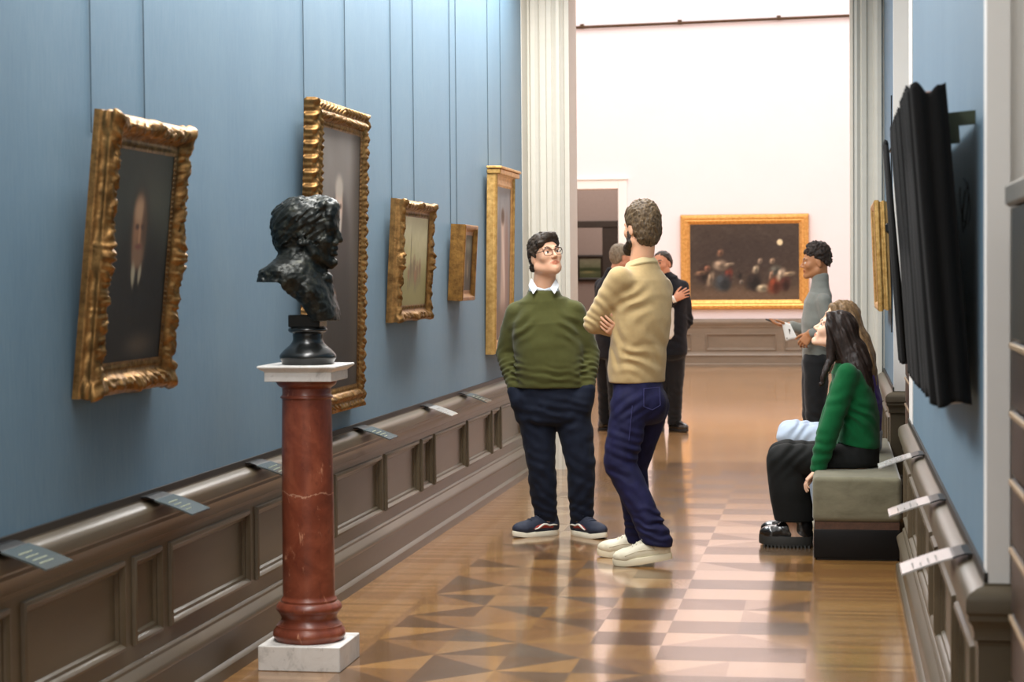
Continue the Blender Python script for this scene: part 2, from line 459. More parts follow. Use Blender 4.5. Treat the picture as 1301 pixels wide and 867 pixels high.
box_struct('ceiling_room', M_CEIL, -6.2, -2, YB+.4, 41.2, 4.2, 4.35)
# hanging rail high on the hall wall
w = MB(); w.tube([(-8.9, YB-.045, 5.26), (4.9, YB-.045, 5.47)], .022, 8)
for x in np.arange(-8.5, 4.9, 1.53): w.box(x-.03, x+.03, YB-.05, YB, 5.26+(x+8.9)*.01522-.02, 5.26+(x+8.9)*.01522+.05)
struct('trim_3', w.build('trim_3', flat('dark brass rail', (74, 52, 32), .45, .6)))

# ------------------------------------------------------------------ dado panelling
def moulding(mb, o, ax, nx, y0, y1, z0, z1):
    """picture-frame moulding round a sunk panel. o: world origin; ax: run direction; nx: outward normal"""
    pr = [(0, -.001), (.004, .011), (.014, .014), (.022, .008), (.026, -.002), (.036, -.004), (.042, -.014)]
    o = np.array(o, float); ax = np.array(ax, float); nx = np.array(nx, float); up = np.array((0, 0, 1.0))
    rings = []
    for ins, d in pr:
        rings.append([o+ax*a+up*b+nx*d for a, b in ((y0+ins, z0+ins), (y1-ins, z0+ins), (y1-ins, z1-ins), (y0+ins, z1-ins))])
    v = [p for r in rings for p in r]; f = []
    for i in range(len(pr)-1):
        for j in range(4):
            k = (j+1) % 4; f.append((i*4+j, i*4+k, (i+1)*4+k, (i+1)*4+j))
    n = (len(pr)-1)*4; f.append((n, n+1, n+2, n+3)); mb.add(v, f)
def dado(o, ax, nx, a0, a1, panels, pz=(.285, .58), name='trim_4', capends=(0, 0)):
    """o: point on the wall plane at run 0; panels: [(start,end)...]; offsets measured from the wall plane"""
    o = np.array(o, float); ax = np.array(ax, float); nx = np.array(nx, float); up = np.array((0, 0, 1.0)); mb = MB()
    def L(a, d, z): return o+ax*a+nx*d+up*z
    FA = .026
    def quad(a, b, z0, z1, d=FA): mb.add([L(a, d, z0), L(b, d, z0), L(b, d, z1), L(a, d, z1)], [(0, 1, 2, 3)])
    m0, m1 = capends
    a0q, a1q = a0, a1; a0 = a0-FA*m0; a1 = a1+FA*m1
    edges = [a0]
    quad(a0, a1, .2, pz[0]); quad(a0, a1, pz[1], .70)
    for s, e in panels: edges += [s, e]
    edges.append(a1)
    for i in range(0, len(edges), 2):
        if edges[i+1] > edges[i]: quad(edges[i], edges[i+1], *pz)
    for s, e in panels: moulding(mb, o+nx*FA, ax, nx, s, e, *pz)
    base = [(0, 0), (.068, 0), (.068, .042), (.062, .05), (.05, .057), (.05, .158), (.058, .163), (.064, .172), (.064, .18), (.058, .19), (.04, .207), (.036, .212), (.036, .222), (.03, .23), (.026, .232), (0, .232)]
    cap = [(0, .60), (.026, .60), (.028, .612), (.036, .616), (.036, .634), (.040, .65), (.050, .664), (.050, .676), (.056, .684), (.056, .712), (.052, .722), (.044, .730), (.03, .738), (.012, .744), (.012, .748), (0, .748)]
    for pr in (base, cap):
        n = len(pr); v = [L(a0q-d*m0, d, z) for d, z in pr]+[L(a1q+d*m1, d, z) for d, z in pr]
        f = [(i, (i+1) % n, n+(i+1) % n, n+i) for i in range(n)]
        if not m0: f.append(tuple(range(n-1, -1, -1)))
        if not m1: f.append(tuple(range(n, 2*n)))
        mb.add(v, f)
    batten = [(0, .748), (.010, .748), (.010, .772), (0, .772)]
    dk = MB().extrude([nx*d+up*z for d, z in batten], o+ax*a0q, o+ax*a1q)
    t = struct(name, mb.build(name, M_DADO, auto=35))
    return t, dk
def panel_run(p0, n):
    out = []
    for i in range(n):
        s = p0+2.3*i; out += [(s, s+.28), (s+.36, s+1.31), (s+1.40, s+2.22)]
    return out
PL = [(a, b) for a, b in panel_run(-.70, 7) if a > .2 and b < 14.6]
t, dk = dado((XL, 0, 0), (0, 1, 0), (1, 0, 0), -2, 14.68, PL, name='trim_4'); struct('trim_5', dk.build('trim_5', M_DARK))
PR = [(4.95, 5.62), (5.72, 6.62), (6.72, 7.0), (7.1, 8.0), (8.1, 9.0), (9.1, 9.75)]
t, dk = dado((XR, 0, 0), (0, 1, 0), (-1, 0, 0), 4.86, 9.9, PR, name='trim_6', capends=(1, 1)); struct('trim_7', dk.build('trim_7', M_DARK))
t, dk = dado((0, 4.86, 0), (1, 0, 0), (0, -1, 0), XR, .98, [(.44, .9)], name='trim_8', capends=(1, 0)); 
t, dk = dado((0, 9.9, 0), (1, 0, 0), (0, 1, 0), XR, .98, [(.44, .9)], name='trim_14', capends=(1, 0))
t, dk = dado((XR, 0, 0), (0, 1, 0), (-1, 0, 0), 12.5, 14.94, [(12.62, 13.1), (13.2, 14.1), (14.2, 14.8)], name='trim_9', capends=(1, 0)); struct('trim_10', dk.build('trim_10', M_DARK))
t, dk = dado((0, 12.5, 0), (1, 0, 0), (0, -1, 0), XR, .98, [(.44, .9)], name='trim_11', capends=(1, 0))
PB = [(-.86+1.74*i-1.74*8, -.86+1.74*i-1.74*8+.33) for i in range(12)]
PB2 = []
for i in range(-1, 5):
    s = -2.00-1.72*i; PB2.append((s, s+1.1)); PB2.append((s+1.22, s+1.5))
PB2 = sorted([p for p in PB2 if p[0] > DX1+.2 and p[1] < 4.9])
PB2 += [(.2, 1.3), (1.42, 2.5), (2.62, 2.9), (3.02, 4.1)]
M_KEEP = M_DADO; M_DADO = satin_paint('taupe satin paint', (120, 106, 90))
t, dk = dado((0, YB, 0), (1, 0, 0), (0, -1, 0), DX1+.16, 5, PB2, pz=(.255, .52), name='trim_12')
t, dk = dado((0, YB, 0), (1, 0, 0), (0, -1, 0), -9, DX0-.16, [(-8.6, -7.5), (-7.3, -6.2), (-6.0, -5.1)], pz=(.255, .52), name='trim_13')
M_DADO = M_KEEP

# ------------------------------------------------------------------ floor
def wood_floor():
    m = NT('oiled oak parquet')
    uv = m.n('ShaderNodeUVMap').outputs[0]
    g1 = m.noise(m.n('ShaderNodeMapping', Vector=uv, Scale=(3.0, 55, 1)).outputs[0], 1.0, 6, .62, .6)
    g2 = m.noise(m.n('ShaderNodeMapping', Vector=uv, Scale=(9, 260, 1)).outputs[0], 1.0, 3, .5)
    a = m.n('ShaderNodeAttribute', _attribute_name='col').outputs['Color']
    c = m.mix(1.0, a, m.ramp(g1, [(.25, (.66, .62, .58)), (.5, (1, 1, 1)), (.78, (1.22, 1.2, 1.15))]), 'MULTIPLY')
    c = m.mix(.5, c, m.mix(1.0, c, m.ramp(g2, [(.35, (.8, .78, .76)), (.6, (1.08, 1.08, 1.08))]), 'MULTIPLY'))
    dirt = m.noise(m.coords((1, 1, 1)), 1.3, 5, .6)
    r = m.n('ShaderNodeMapRange', Value=dirt, i1=.3, i2=.7, i3=.2, i4=.27).outputs[0]
    lum = m.n('ShaderNodeMapRange', Value=m.n('ShaderNodeRGBToBW', Color=a).outputs[0], i1=.06, i2=.2, i3=.35, i4=1.0).outputs[0]
    m.set(Base_Color=c, Roughness=r, Specular_IOR_Level=.5, Coat_Weight=lum, Coat_Roughness=.11, Coat_IOR=1.5,
          Normal=m.bump(g1, .05, .001)); return m.m
fv = []; ff = []; fc = []; fu = []
def fpoly(pts, col, ang):
    k = len(fv); ca, sa = math.cos(ang), math.sin(ang); ox, oy = rnd.uniform(0, 50), rnd.uniform(0, 50)
    for x, y in pts: fv.append((x, y, 0)); fc.append(col); fu.append((x*ca+y*sa+ox, -x*sa+y*ca+oy))
    ff.append(tuple(range(k, k+len(pts))))
def tone(c, j=.12):
    q = 1+rnd.uniform(-j, j); return tuple(x*q for x in lin(c))
OAK, MID, DRK, GRY = (164, 120, 66), (138, 98, 55), (98, 70, 42), (92, 72, 52)
TX0, TX1, TW = -1.848, -.113, (1.735)/6
R0 = 7.63; j0 = -26; y = R0+j0*TW
YT = 14.55
def rect(x0, x1, y0, y1, col, ang): fpoly([(x0, y0), (x1, y0), (x1, y1), (x0, y1)], col, ang)
j = 0
while R0+(j-32)*TW < YT-.01:
    jj = j-32; y0 = R0+jj*TW; y1 = min(y0+TW, YT)
    for i in range(6):
        x0 = TX0+i*TW; x1 = x0+TW; par = (i+jj) % 2
        dark = (par == 0) if i < 5 else (par == 1)  # wood tones; in the right columns the contrast also paints the grain's sheen
        a, b = (OAK, MID) if not dark else (DRK, MID)
        if dark and rnd.random() < .35: a = GRY
        if not dark and rnd.random() < .3: b = DRK
        if i >= 3 and rnd.random() < .7: b = a
        if rnd.random() < .5: a, b = b, a
        if par: t1, t2 = [(x0, y0), (x1, y0), (x1, y1)], [(x0, y0), (x1, y1), (x0, y1)]
        else: t1, t2 = [(x0, y0), (x1, y0), (x0, y1)], [(x1, y0), (x1, y1), (x0, y1)]
        g = math.pi/4*(1 if par else -1)
        fpoly(t1, tone(a), g+rnd.choice([.35, -.35])); fpoly(t2, tone(b), g+rnd.choice([.35, -.35]))
    j += 1
BW = .035
for x0, x1 in ((TX0-BW, TX0), (TX1, TX1+BW)):
    y = -2.0
    while y < YT: rect(x0, x1, y, min(y+1.1, YT), tone(MID, .1), math.pi/2); y += 1.1
for x0, x1 in ((XL, TX0-BW), (TX1+BW, 1.0)):
    y = -2.0
    while y < YT:
        wd = rnd.choice([.035, .05, .05, .065]); y1 = min(y+wd, YT)
        if x1-x0 > .6:
            rect(x0, .36, y, y1, tone(rnd.choice([OAK, OAK, MID, MID]), .10), 0); rect(.36, x1, y, y1, tone(MID), 0)
        else: rect(x0, x1, y, y1, tone(rnd.choice([OAK, OAK, MID, MID]), .10), 0)
        y = y1
# threshold bands, then planks running across the hall
for y0, y1, cc in ((YT, YT+.06, MID), (YT+.06, 14.95, None), (14.95, 15.05, OAK), (15.05, 15.55, None), (15.55, 15.62, OAK)):
    x = -2.6
    while x < 1.2:
        wd = rnd.uniform(.5, .9) if cc else .22
        rect(x, min(x+wd, 1.2), y0, y1, tone(cc or rnd.choice([MID, DRK, OAK]), .1), 0 if cc else math.pi/2); x += wd
y = 15.62
HOAK = (196, 150, 100)
while y < 31.2:
    x = -9-rnd.uniform(0, 1.2)
    while x < 5:
        L = rnd.uniform(.7, 1.5); rect(max(x, -9), min(x+L, 5), y, min(y+.12, 31.2), tone(HOAK, .13), 0); x += L
    y += .12
rect(-9, -2.6, 15.1, 15.62, lin(HOAK), 0); rect(1.2, 5, 15.1, 15.62, lin(HOAK), 0)
y = 31.2
while y < 41: rect(-6, -2, y, y+.14, tone(MID), 0); y += .14
fl = link('floor', mesh_of('floor', fv, ff, False, fc, fu), wood_floor()); tag(fl, kind='structure')
box_struct('floor_slab', M_DARK, -9.2, 5.2, -2.2, 41.2, -.3, -.002)

# ------------------------------------------------------------------ light: daylight through the laylights
def area(name, loc, sx, sy, power, color=(1, 1, 1), rot=(0, 0, 0), spread=180):
    d = bpy.data.lights.new(name, 'AREA'); d.shape = 'RECTANGLE'; d.size = sx; d.size_y = sy; d.energy = power; d.color = color; d.spread = math.radians(spread)
    o = bpy.data.objects.new(name, d); COL.objects.link(o); o.location = loc; o.rotation_euler = rot; return o
area('laylight_corridor', (-1.78, 9.7, 3.83), .6, 8.8, 410, (1, .98, .955))
area('laylight_entrance', (-1.55, 1.8, 3.83), .9, 6.2, 150, (1, .98, .955))
area('laylight_hall', (-2, 23.3, 8.95), 10.5, 13.4, 1150, (.965, .985, 1))
area('laylight_room', (-4.1, 34, 4.15), 2.5, 3.5, 90, (1, .93, .86))
area('laylight_room_back', (-4.1, 38.7, 4.15), 2.5, 3.5, 110, (1, .93, .86))
wd = bpy.data.worlds.new('world'); SC.world = wd; wd.use_nodes = True
wd.node_tree.nodes['Background'].inputs[0].default_value = (.8, .85, .9, 1); wd.node_tree.nodes['Background'].inputs[1].default_value = .05
SC.view_settings.view_transform = 'Standard'; SC.view_settings.look = 'None'; SC.view_settings.gamma = 1; SC.view_settings.use_curve_mapping = False
SC.view_settings.exposure = 0.0
# ------------------------------------------------------------------ pictures
def gold(name, a, b, rough=.36, bs=70):
    m = NT(name); f = m.noise(m.coords(), 26, 6, .65)
    m.set(Base_Color=m.ramp(f, [(.3, lin(a)), (.72, lin(b))]), Metallic=.82, Roughness=rough, Specular_IOR_Level=.5,
          Normal=m.bump(m.noise(m.coords(), bs, 4, .6), .35, .004)); return m.m
M_GOLD = gold('worn gilding', (94, 67, 38), (172, 131, 78), .42)
M_GOLD2 = gold('pale gilding', (176, 130, 66), (232, 190, 120), .4)
M_GOLD3 = gold('dark gilding', (108, 76, 40), (176, 128, 66), .4)
M_BACK = flat('raw wood frame back', (150, 118, 66), .7, vary=.2)
M_PAINT = attr_mat('oil paint', .55, .35, .0, .2, 60, .002)
M_WIRE = flat('steel hanging wire', (70, 88, 100), .5, .3)
M_BLACKMETAL = flat('black metal', (26, 26, 26), .4, .4)
def frame_mesh(W, H, prof, orn, step=.006):
    """mitred frame swept round W x H (x,z), front towards -y; prof [(inset, depth)]; orn(s, L, inset, side)->(depth+, outward)"""
    po = np.array([p[0] for p in prof]); pd = np.array([p[1] for p in prof])
    V = []; Fq = []; off = 0
    corners = [(-W/2, 0), (W/2, 0), (W/2, H), (-W/2, H)]; inn = [(1, 1), (-1, 1), (-1, -1), (1, -1)]
    for sd in range(4):
        a, b = sd, (sd+1) % 4; L = W if sd % 2 == 0 else H; n = max(8, int(L/step))
        t = np.linspace(0, 1, n)[:, None]; o = po[None, :]
        ax = corners[a][0]+inn[a][0]*o; az = corners[a][1]+inn[a][1]*o; bx = corners[b][0]+inn[b][0]*o; bz = corners[b][1]+inn[b][1]*o
        x = ax+(bx-ax)*t; z = az+(bz-az)*t
        s = o+(L-2*o)*t
        dd, oo = orn(s, L, np.broadcast_to(o, s.shape), sd) if orn else (0*s, 0*s)
        on = [(0, -1), (1, 0), (0, 1), (-1, 0)][sd]
        fr = (pd[None, :] > 1e-4)
        d = pd[None, :]+dd*fr; oo = oo*fr; al = oo*(np.clip(1-(L-o-s)/.03, 0, 1)-np.clip(1-(s-o)/.03, 0, 1))
        dr = [(1, 0), (0, 1), (-1, 0), (0, -1)][sd]; x = x+on[0]*oo+dr[0]*al; z = z+on[1]*oo+dr[1]*al
        m = len(prof); V.append(np.stack([x, -d, z], -1).reshape(-1, 3))
        i, j = np.meshgrid(np.arange(n-1), np.arange(m-1), indexing='ij'); k = (off+i*m+j).ravel()
        Fq.append(np.stack([k, k+m, k+m+1, k+1], 1)); off += n*m
    return np.concatenate(V), np.concatenate(Fq)
def dense(prof, n):
    out = []
    for (a, b), (c, d) in zip(prof[:-1], prof[1:]):
        k = max(1, int(math.hypot(c-a, d-b)/n))
        for i in range(k): out.append((a+(c-a)*i/k, b+(d-b)*i/k))
    return out+[prof[-1]]
def g(x, c, w): return np.exp(-((x-c)/w)**2)
def rococo(amp=.010, out=.014, band=(.018, .09), bead=.112, seed=1):
    def f(s, L, o, sd):
        sc = np.minimum(s, L-s); mid = np.abs(s-L/2); sh = s.shape; o = np.array(o)
        w = np.clip((band[1]-o)/.012, 0, 1)*np.clip((o-band[0])/.008, 0, 1)
        P = np.stack([s, o, 0*s+sd*3.7+seed], -1).reshape(-1, 3)
        mt = np.clip((sc-o)/.02, 0, 1)
        n1 = mt*(1-2*np.abs(vnoise(P/np.array([.020, .017, 1]), seed))).reshape(sh); n2 = mt*(1-2*np.abs(vnoise(P/np.array([.011, .010, 1])+7, seed+2))).reshape(sh)
        v = np.sin(2*np.pi*sc/.075+2.2*np.sin(2*np.pi*(o-band[0])/.085)); d = w*amp*(.75*n1+.45*n2+.35*v)
        for t, wd in ((sc, .075), (mid, .06)):            # shells at the corners and the middle of each rail
            r = np.hypot(t, o-.02); th = np.arctan2(o+.02, t+1e-4)
            e = np.exp(-(r/wd)**4); d = d*(1-.75*e)+e*w*(.016+.008*np.cos(th*13)*np.clip(r/.03, 0, 1))
        d = d+.0032*g(o, bead, .007)*np.sin(2*np.pi*sc/.016)
        edge = np.clip((o-.004)/.012, 0, 1)*np.clip(1-(o-.016)/.05, 0, 1)
        oo = edge*(out*(1.7*g(sc, .03, .05)+1.3*g(mid, 0, .05)-.25)+.0035*v+.003*n1)
        return d, oo
    return f
def leafband(s, L, o, sd):
    sc = np.minimum(s, L-s)
    w1 = g(o, .018, .016); w2 = g(o, .060, .018)
    a = np.sin(2*np.pi*(sc/.062+o/.05)); b = np.sin(2*np.pi*(sc/.07-o/.05))
    d = w1*(.010*a*np.abs(a)**.1)+w2*(.010*np.abs(b)**.6-.004+.004*np.sin(2*np.pi*sc/.028))
    d = d+.0045*g(o, .094, .007)*np.sin(2*np.pi*sc/.02)+.012*g(sc, .0, .05)*w1
    oo = np.clip(1-o/.05, 0, 1)*(.006*a+.004*np.sin(2*np.pi*sc/.031))
    return d, oo
def canvas_mesh(W, H, z0, y, fn, n=150):
    nx = max(20, int(n*min(1, W/H))); nz = max(20, int(n*min(1, H/W)))
    u, v = np.meshgrid(np.linspace(0, 1, nx), np.linspace(0, 1, nz), indexing='ij')
    col = fn(u, v)
    V = np.stack([(u-.5)*W, 0*u+y, z0+v*H], -1).reshape(-1, 3)
    i, j = np.meshgrid(np.arange(nx-1), np.arange(nz-1), indexing='ij'); k = (i*nz+j).ravel()
    F = np.stack([k, k+nz, k+nz+1, k+1], 1)
    lc = np.clip(col, 0, 255)/255; lc = np.where(lc <= .04045, lc/12.92, ((lc+.055)/1.055)**2.4)
    return mesh_of('canvas', V, F, False, lc.reshape(-1, 3))
def blob(col, u, v, cu, cv, ru, rv, c, soft=.35, rot=0.0):
    x = (u-cu)*math.cos(rot)+(v-cv)*math.sin(rot); y = -(u-cu)*math.sin(rot)+(v-cv)*math.cos(rot)
    e = np.sqrt((x/ru)**2+(y/rv)**2); k = np.clip((1+soft-e)/(2*soft), 0, 1)[..., None]; k = k*k*(3-2*k)
    return col*(1-k)+np.array(c, float)*k
def grain(u, v, sc, seed):
    p = np.stack([u*sc, v*sc, 0*u+.5], -1).reshape(-1, 3); return (vnoise(p, seed)+.5*vnoise(p*2.3, seed+1)).reshape(u.shape)[..., None]
def base(u, v, top, bot, amp=8, sc=6, seed=0):
    k = v[..., None]; return np.array(bot, float)*(1-k)+np.array(top, float)*k+amp*grain(u, v, sc, seed)
def pic_bearded(u, v):
    c = base(u, v, (62, 68, 60), (20, 19, 16), 7, 5, 1)
    c = blob(c, u, v, .72, .80, .3, .22, (72, 74, 64), 1.0); c = blob(c, u, v, .5, .18, .5, .45, (20, 19, 17), .4)
    c = blob(c, u, v, .47, .60, .15, .20, (52, 44, 34), .5)
    c = blob(c, u, v, .46, .62, .105, .155, (138, 100, 72), .45); c = blob(c, u, v, .45, .71, .08, .06, (172, 138, 106), .6); c = blob(c, u, v, .545, .6, .04, .14, (84, 62, 46), .7)
    c = blob(c, u, v, .46, .505, .09, .07, (120, 92, 70), .4); c = blob(c, u, v, .43, .635, .03, .013, (74, 52, 40), .5); c = blob(c, u, v, .52, .635, .03, .013, (74, 52, 40), .5)
    c = blob(c, u, v, .475, .595, .018, .045, (164, 122, 90), .5); c = blob(c, u, v, .47, .545, .05, .012, (110, 66, 54), .6)
    c = blob(c, u, v, .42, .41, .035, .06, (160, 152, 128), .5, .4); c = blob(c, u, v, .52, .415, .026, .05, (150, 142, 120), .4, -.4)
    c = blob(c, u, v, .47, .30, .04, .12, (12, 12, 12), .5); c = blob(c, u, v, .6, .09, .2, .05, (66, 56, 44), .9)
    return c
def pic_standing(u, v):
    c = base(u, v, (132, 126, 120), (60, 52, 46), 8, 5, 3)
    c = blob(c, u, v, .98, .5, .18, .7, (74, 66, 58), .6); c = blob(c, u, v, .5, .25, .33, .42, (46, 40, 37), .4)
    c = blob(c, u, v, .5, .60, .2, .14, (60, 52, 48), .4); c = blob(c, u, v, .48, .70, .085, .10, (196, 170, 152), .35); c = blob(c, u, v, .48, .775, .09, .045, (170, 160, 148), .5)
    c = blob(c, u, v, .48, .63, .06, .05, (186, 178, 168), .5); c = blob(c, u, v, .45, .705, .02, .01, (90, 70, 60), .5); c = blob(c, u, v, .52, .705, .02, .01, (90, 70, 60), .5)
    c = blob(c, u, v, .40, .34, .05, .04, (170, 140, 118), .5); return c
def pic_riders(u, v):
    c = base(u, v, (206, 198, 162), (128, 118, 76), 9, 7, 5)
    c = blob(c, u, v, .5, .2, .8, .22, (132, 124, 78), .6); c = blob(c, u, v, .15, .55, .3, .1, (170, 160, 112), .8)
    for i, (x, y, s) in enumerate([(.38, .40, 1), (.5, .42, 1.15), (.62, .38, .9), (.72, .42, .8), (.3, .36, .7), (.56, .33, .9)]):
        c = blob(c, u, v, x, y, .05*s, .10*s, (108+5*i, 96, 66), .6); c = blob(c, u, v, x, y+.11*s, .02, .03, (150, 126, 96), .4); c = blob(c, u, v, x-.02, y-.12, .012, .06, (110, 100, 68), .6); c = blob(c, u, v, x+.03, y-.12, .012, .06, (110, 100, 68), .6)
    c = blob(c, u, v, .36, .62, .012, .2, (96, 88, 62), .5); return c
def pic_dim(u, v):
    c = base(u, v, (86, 82, 64), (62, 54, 40), 10, 6, 8)
    for x, y, cc in ((.3, .42, (120, 104, 80)), (.45, .46, (96, 82, 64)), (.6, .4, (140, 120, 92)), (.72, .44, (84, 74, 58))): c = blob(c, u, v, x, y, .06, .16, cc, .5)
    return blob(c, u, v, .55, .8, .4, .1, (126, 124, 104), .9)
def pic_rose(u, v):
    c = base(u, v, (160, 160, 162), (112, 88, 74), 12, 5, 11)
    c = blob(c, u, v, .5, .42, .22, .36, (190, 160, 142), .4); c = blob(c, u, v, .46, .74, .09, .09, (206, 176, 158), .4); c = blob(c, u, v, .47, .80, .1, .05, (96, 70, 52), .5)
    c = blob(c, u, v, .74, .5, .12, .3, (150, 116, 104), .5); c = blob(c, u, v, .25, .5, .12, .3, (120, 110, 108), .6); c = blob(c, u, v, .5, .1, .6, .12, (120, 96, 78), .6)
    return blob(c, u, v, .55, .5, .07, .22, (214, 188, 172), .5, .4)
def pic_interior(u, v):
    c = base(u, v, (70, 60, 52), (76, 62, 50), 9, 9, 14)
    c = blob(c, u, v, .5, .6, .6, .3, (56, 47, 42), .8); c = blob(c, u, v, .5, .06, .9, .1, (96, 78, 62), .8)
    c = blob(c, u, v, .82, .75, .026, .04, (226, 210, 170), .25)
    F = [(.12, .36, .05, .12, (60, 44, 38)), (.10, .36, .06, .03, (158, 122, 96)), (.16, .42, .03, .04, (172, 120, 94)), (.19, .28, .03, .10, (182, 160, 134)), (.28, .62, .03, .05, (160, 118, 92)), (.28, .46, .07, .07, (196, 172, 146)), (.36, .47, .05, .02, (200, 178, 150)), (.35, .32, .04, .10, (140, 60, 44)), (.3, .24, .08, .12, (70, 78, 84)),
         (.45, .33, .03, .05, (64, 54, 48)), (.47, .24, .02, .03, (150, 140, 126)), (.60, .40, .03, .06, (206, 190, 160)), (.64, .51, .022, .04, (196, 172, 148)), (.58, .24, .07, .12, (44, 38, 36)), (.66, .16, .06, .05, (222, 208, 174)), (.75, .51, .025, .04, (206, 176, 146)), (.78, .38, .06, .08, (110, 110, 100)), (.77, .2, .06, .12, (146, 70, 44)), (.74, .33, .015, .06, (200, 160, 130)), (.83, .33, .04, .09, (222, 202, 174)), (.9, .34, .06, .03, (206, 184, 150)), (.86, .22, .05, .1, (88, 48, 38))]
    for i, (x, y, a, b, cc) in enumerate(F):
        cc = tuple(q*.8 for q in cc); c = blob(c, u, v, x, y, a*.85, b*.85, cc, .6, .3 if a > b else -.25)
        c = blob(c, u, v, x+.3*a, y-.3*b, a*.5, b*.6, tuple(q*.55 for q in cc), .8); c = blob(c, u, v, x-.3*a, y+.35*b, a*.3, b*.3, tuple(min(255, q*1.2) for q in cc), .8)
    return c+7*grain(u, v, 40, 31)
def pic_land(u, v):
    c = base(u, v, (150, 146, 124), (84, 92, 60), 10, 7, 21); c = blob(c, u, v, .5, .42, .7, .1, (64, 74, 46), .6); return blob(c, u, v, .4, .3, .3, .06, (146, 140, 96), .6)

def picture(name, label, wall, centre, z0, W, H, depth, tilt, rail, prof, orn, gm, fn, recess, wires=(), group=None, gap=.004, step=.006, nar=1.0):
    """wall: ('L'|'R'|'B', coordinate of the wall plane)"""
    k, p = wall
    oldr = rail; rail = rail*nar; pm = max(range(len(prof)), key=lambda i: prof[i][1]); prof = [(o*nar, d if i <= pm else max(d, depth-recess+.002)) for i, (o, d) in enumerate(prof)]
    loc, rz = {'L': ((p+gap, centre, z0), math.pi/2), 'R': ((p-gap, centre, z0), -math.pi/2), 'B': ((centre, p-gap, z0), 0.0)}[k]
    r = thing('painting', label, 'painting', loc, (math.radians(tilt), 0, rz), group)
    M = Matrix.Translation(loc) @ Euler((math.radians(tilt), 0, rz)).to_matrix().to_4x4()
    V, Fq = frame_mesh(W, H, dense(prof, .005), orn, step)
    link('frame', mesh_of('frame', V, Fq, True), gm, r, False)
    mb = MB(); b = .012
    for bx in ((-W/2+b, -W/2+rail, 0, H), (W/2-rail, W/2-b, 0, H), (-W/2+rail, W/2-rail, b, rail), (-W/2+rail, W/2-rail, H-rail, H-b)): mb.box(bx[0], bx[1], -depth*.4, 0, max(bx[2], b), min(bx[3], H-b))
    mb.build('stretcher', M_BACK, r, world=False)
    if fn is not None: link('canvas', canvas_mesh(W-2*rail+.02, H-2*rail+.02, rail-.01, -(depth-recess), fn), M_PAINT, r, False)
    Mi = M.inverted(); sg = 1 if k == 'L' else -1
    for yw in wires:
        a = Vector((p+sg*.004, yw, 3.85)); zt = z0+H*.93; bpt = Vector((p+sg*.004, yw, zt))
        MB().tube([Mi @ a, Mi @ bpt], .0022, 6).build('hanging_wire', M_WIRE, r, world=False)
    return r, M
P1 = [(.0, 0), (.0, .022), (.010, .03), (.013, .042), (.006, .052), (.010, .058), (.018, .062), (.024, .066), (.045, .074), (.07, .064), (.085, .05), (.092, .044), (.10, .046), (.108, .05), (.116, .046), (.122, .036), (.128, .026), (.132, .02)]
picture('a', 'gilt carved rococo frame round a dark portrait of a bearded man in a black coat', ('L', XL), 6.13, 1.125, .735, .885, .072, 5.6, .125, P1, rococo(band=(.016, .074), bead=.092), M_GOLD, pic_bearded, .026, (5.96, 6.45), step=.0045, nar=.82)
P2 = [(.0, 0), (.0, .04), (.008, .056), (.022, .064), (.038, .060), (.046, .054), (.055, .062), (.075, .070), (.095, .060), (.102, .05), (.11, .052), (.12, .05), (.128, .036), (.134, .026)]
picture('b', 'tall gilt leaf-banded frame behind the bronze bust, grey portrait of a standing man', ('L', XL), 8.835, .872, .955, 1.385, .072, 1.6, .13, P2, leafband, M_GOLD, pic_standing, .026, (8.5, 9.25), step=.0055, nar=.82)
P3 = [(.0, 0), (.0, .03), (.006, .045), (.008, .055), (.016, .062), (.03, .07), (.055, .064), (.07, .05), (.082, .042), (.09, .044), (.1, .03), (.104, .024)]
picture('c', 'gilt scrolled frame round a yellowish landscape with a group of dark riders', ('L', XL), 10.475, 1.245, .82, .645, .074, 3.0, .1, P3, rococo(.009, .011, (.011, .056), .075, 5), M_GOLD, pic_riders, .024, (10.24, 10.8), step=.007, nar=.85)
P4 = [(.0, 0), (.0, .085), (.006, .092), (.028, .092), (.034, .084), (.05, .07), (.058, .062), (.062, .066), (.068, .062), (.074, .05), (.078, .045)]
picture('d', 'small plain stepped gold frame with a dim figure scene, smallest on the blue wall', ('L', XL), 11.945, 1.335, .42, .46, .092, 3.2, .075, P4, None, M_GOLD3, pic_dim, .024, (11.86, 12.06), step=.02, nar=.8)
P5 = [(.0, 0), (.0, .05), (.008, .066), (.022, .07), (.028, .058), (.06, .05), (.085, .046), (.09, .054), (.102, .054), (.108, .04), (.116, .032)]
r5, M5 = picture('e', 'large flat gold frame round a rose figure at the far end of the blue wall', ('L', XL), 13.41, .955, .76, 1.215, .07, 1.0, .112, P5, None, M_GOLD2, pic_rose, .022, (13.2, 13.72), step=.02, nar=.8)
mb = MB(); mb.box(-.40, .40, -.095, 0, 1.2, 1.235, .006); mb.box(-.415, .415, -.105, 0, 1.235, 1.252, .004); mb.build('cornice', M_GOLD2, r5, world=False)
P6 = [(.014, 0), (.014, .014), (.005, .018), (.005, .034), (.012, .038), (.012, .05), (.0, .056), (.0, .078), (.006, .085), (.02, .088), (.04, .08), (.05, .066), (.062, .07), (.08, .06), (.09, .045), (.1, .04)]
r6, M6 = picture('f', 'gold-framed picture seen edge-on on the right wall beyond the bench', ('R', XR), 13.45, 1.235, 1.1, .71, .085, 2.2, .096, P6, None, M_GOLD2, pic_land, .045, step=.02)
mb = MB(); mb.box(.545, .56, .0, .05, .1, .64); mb.build('frame_back_edge', M_BLACKMETAL, r6, world=False)
Mi = M6.inverted()
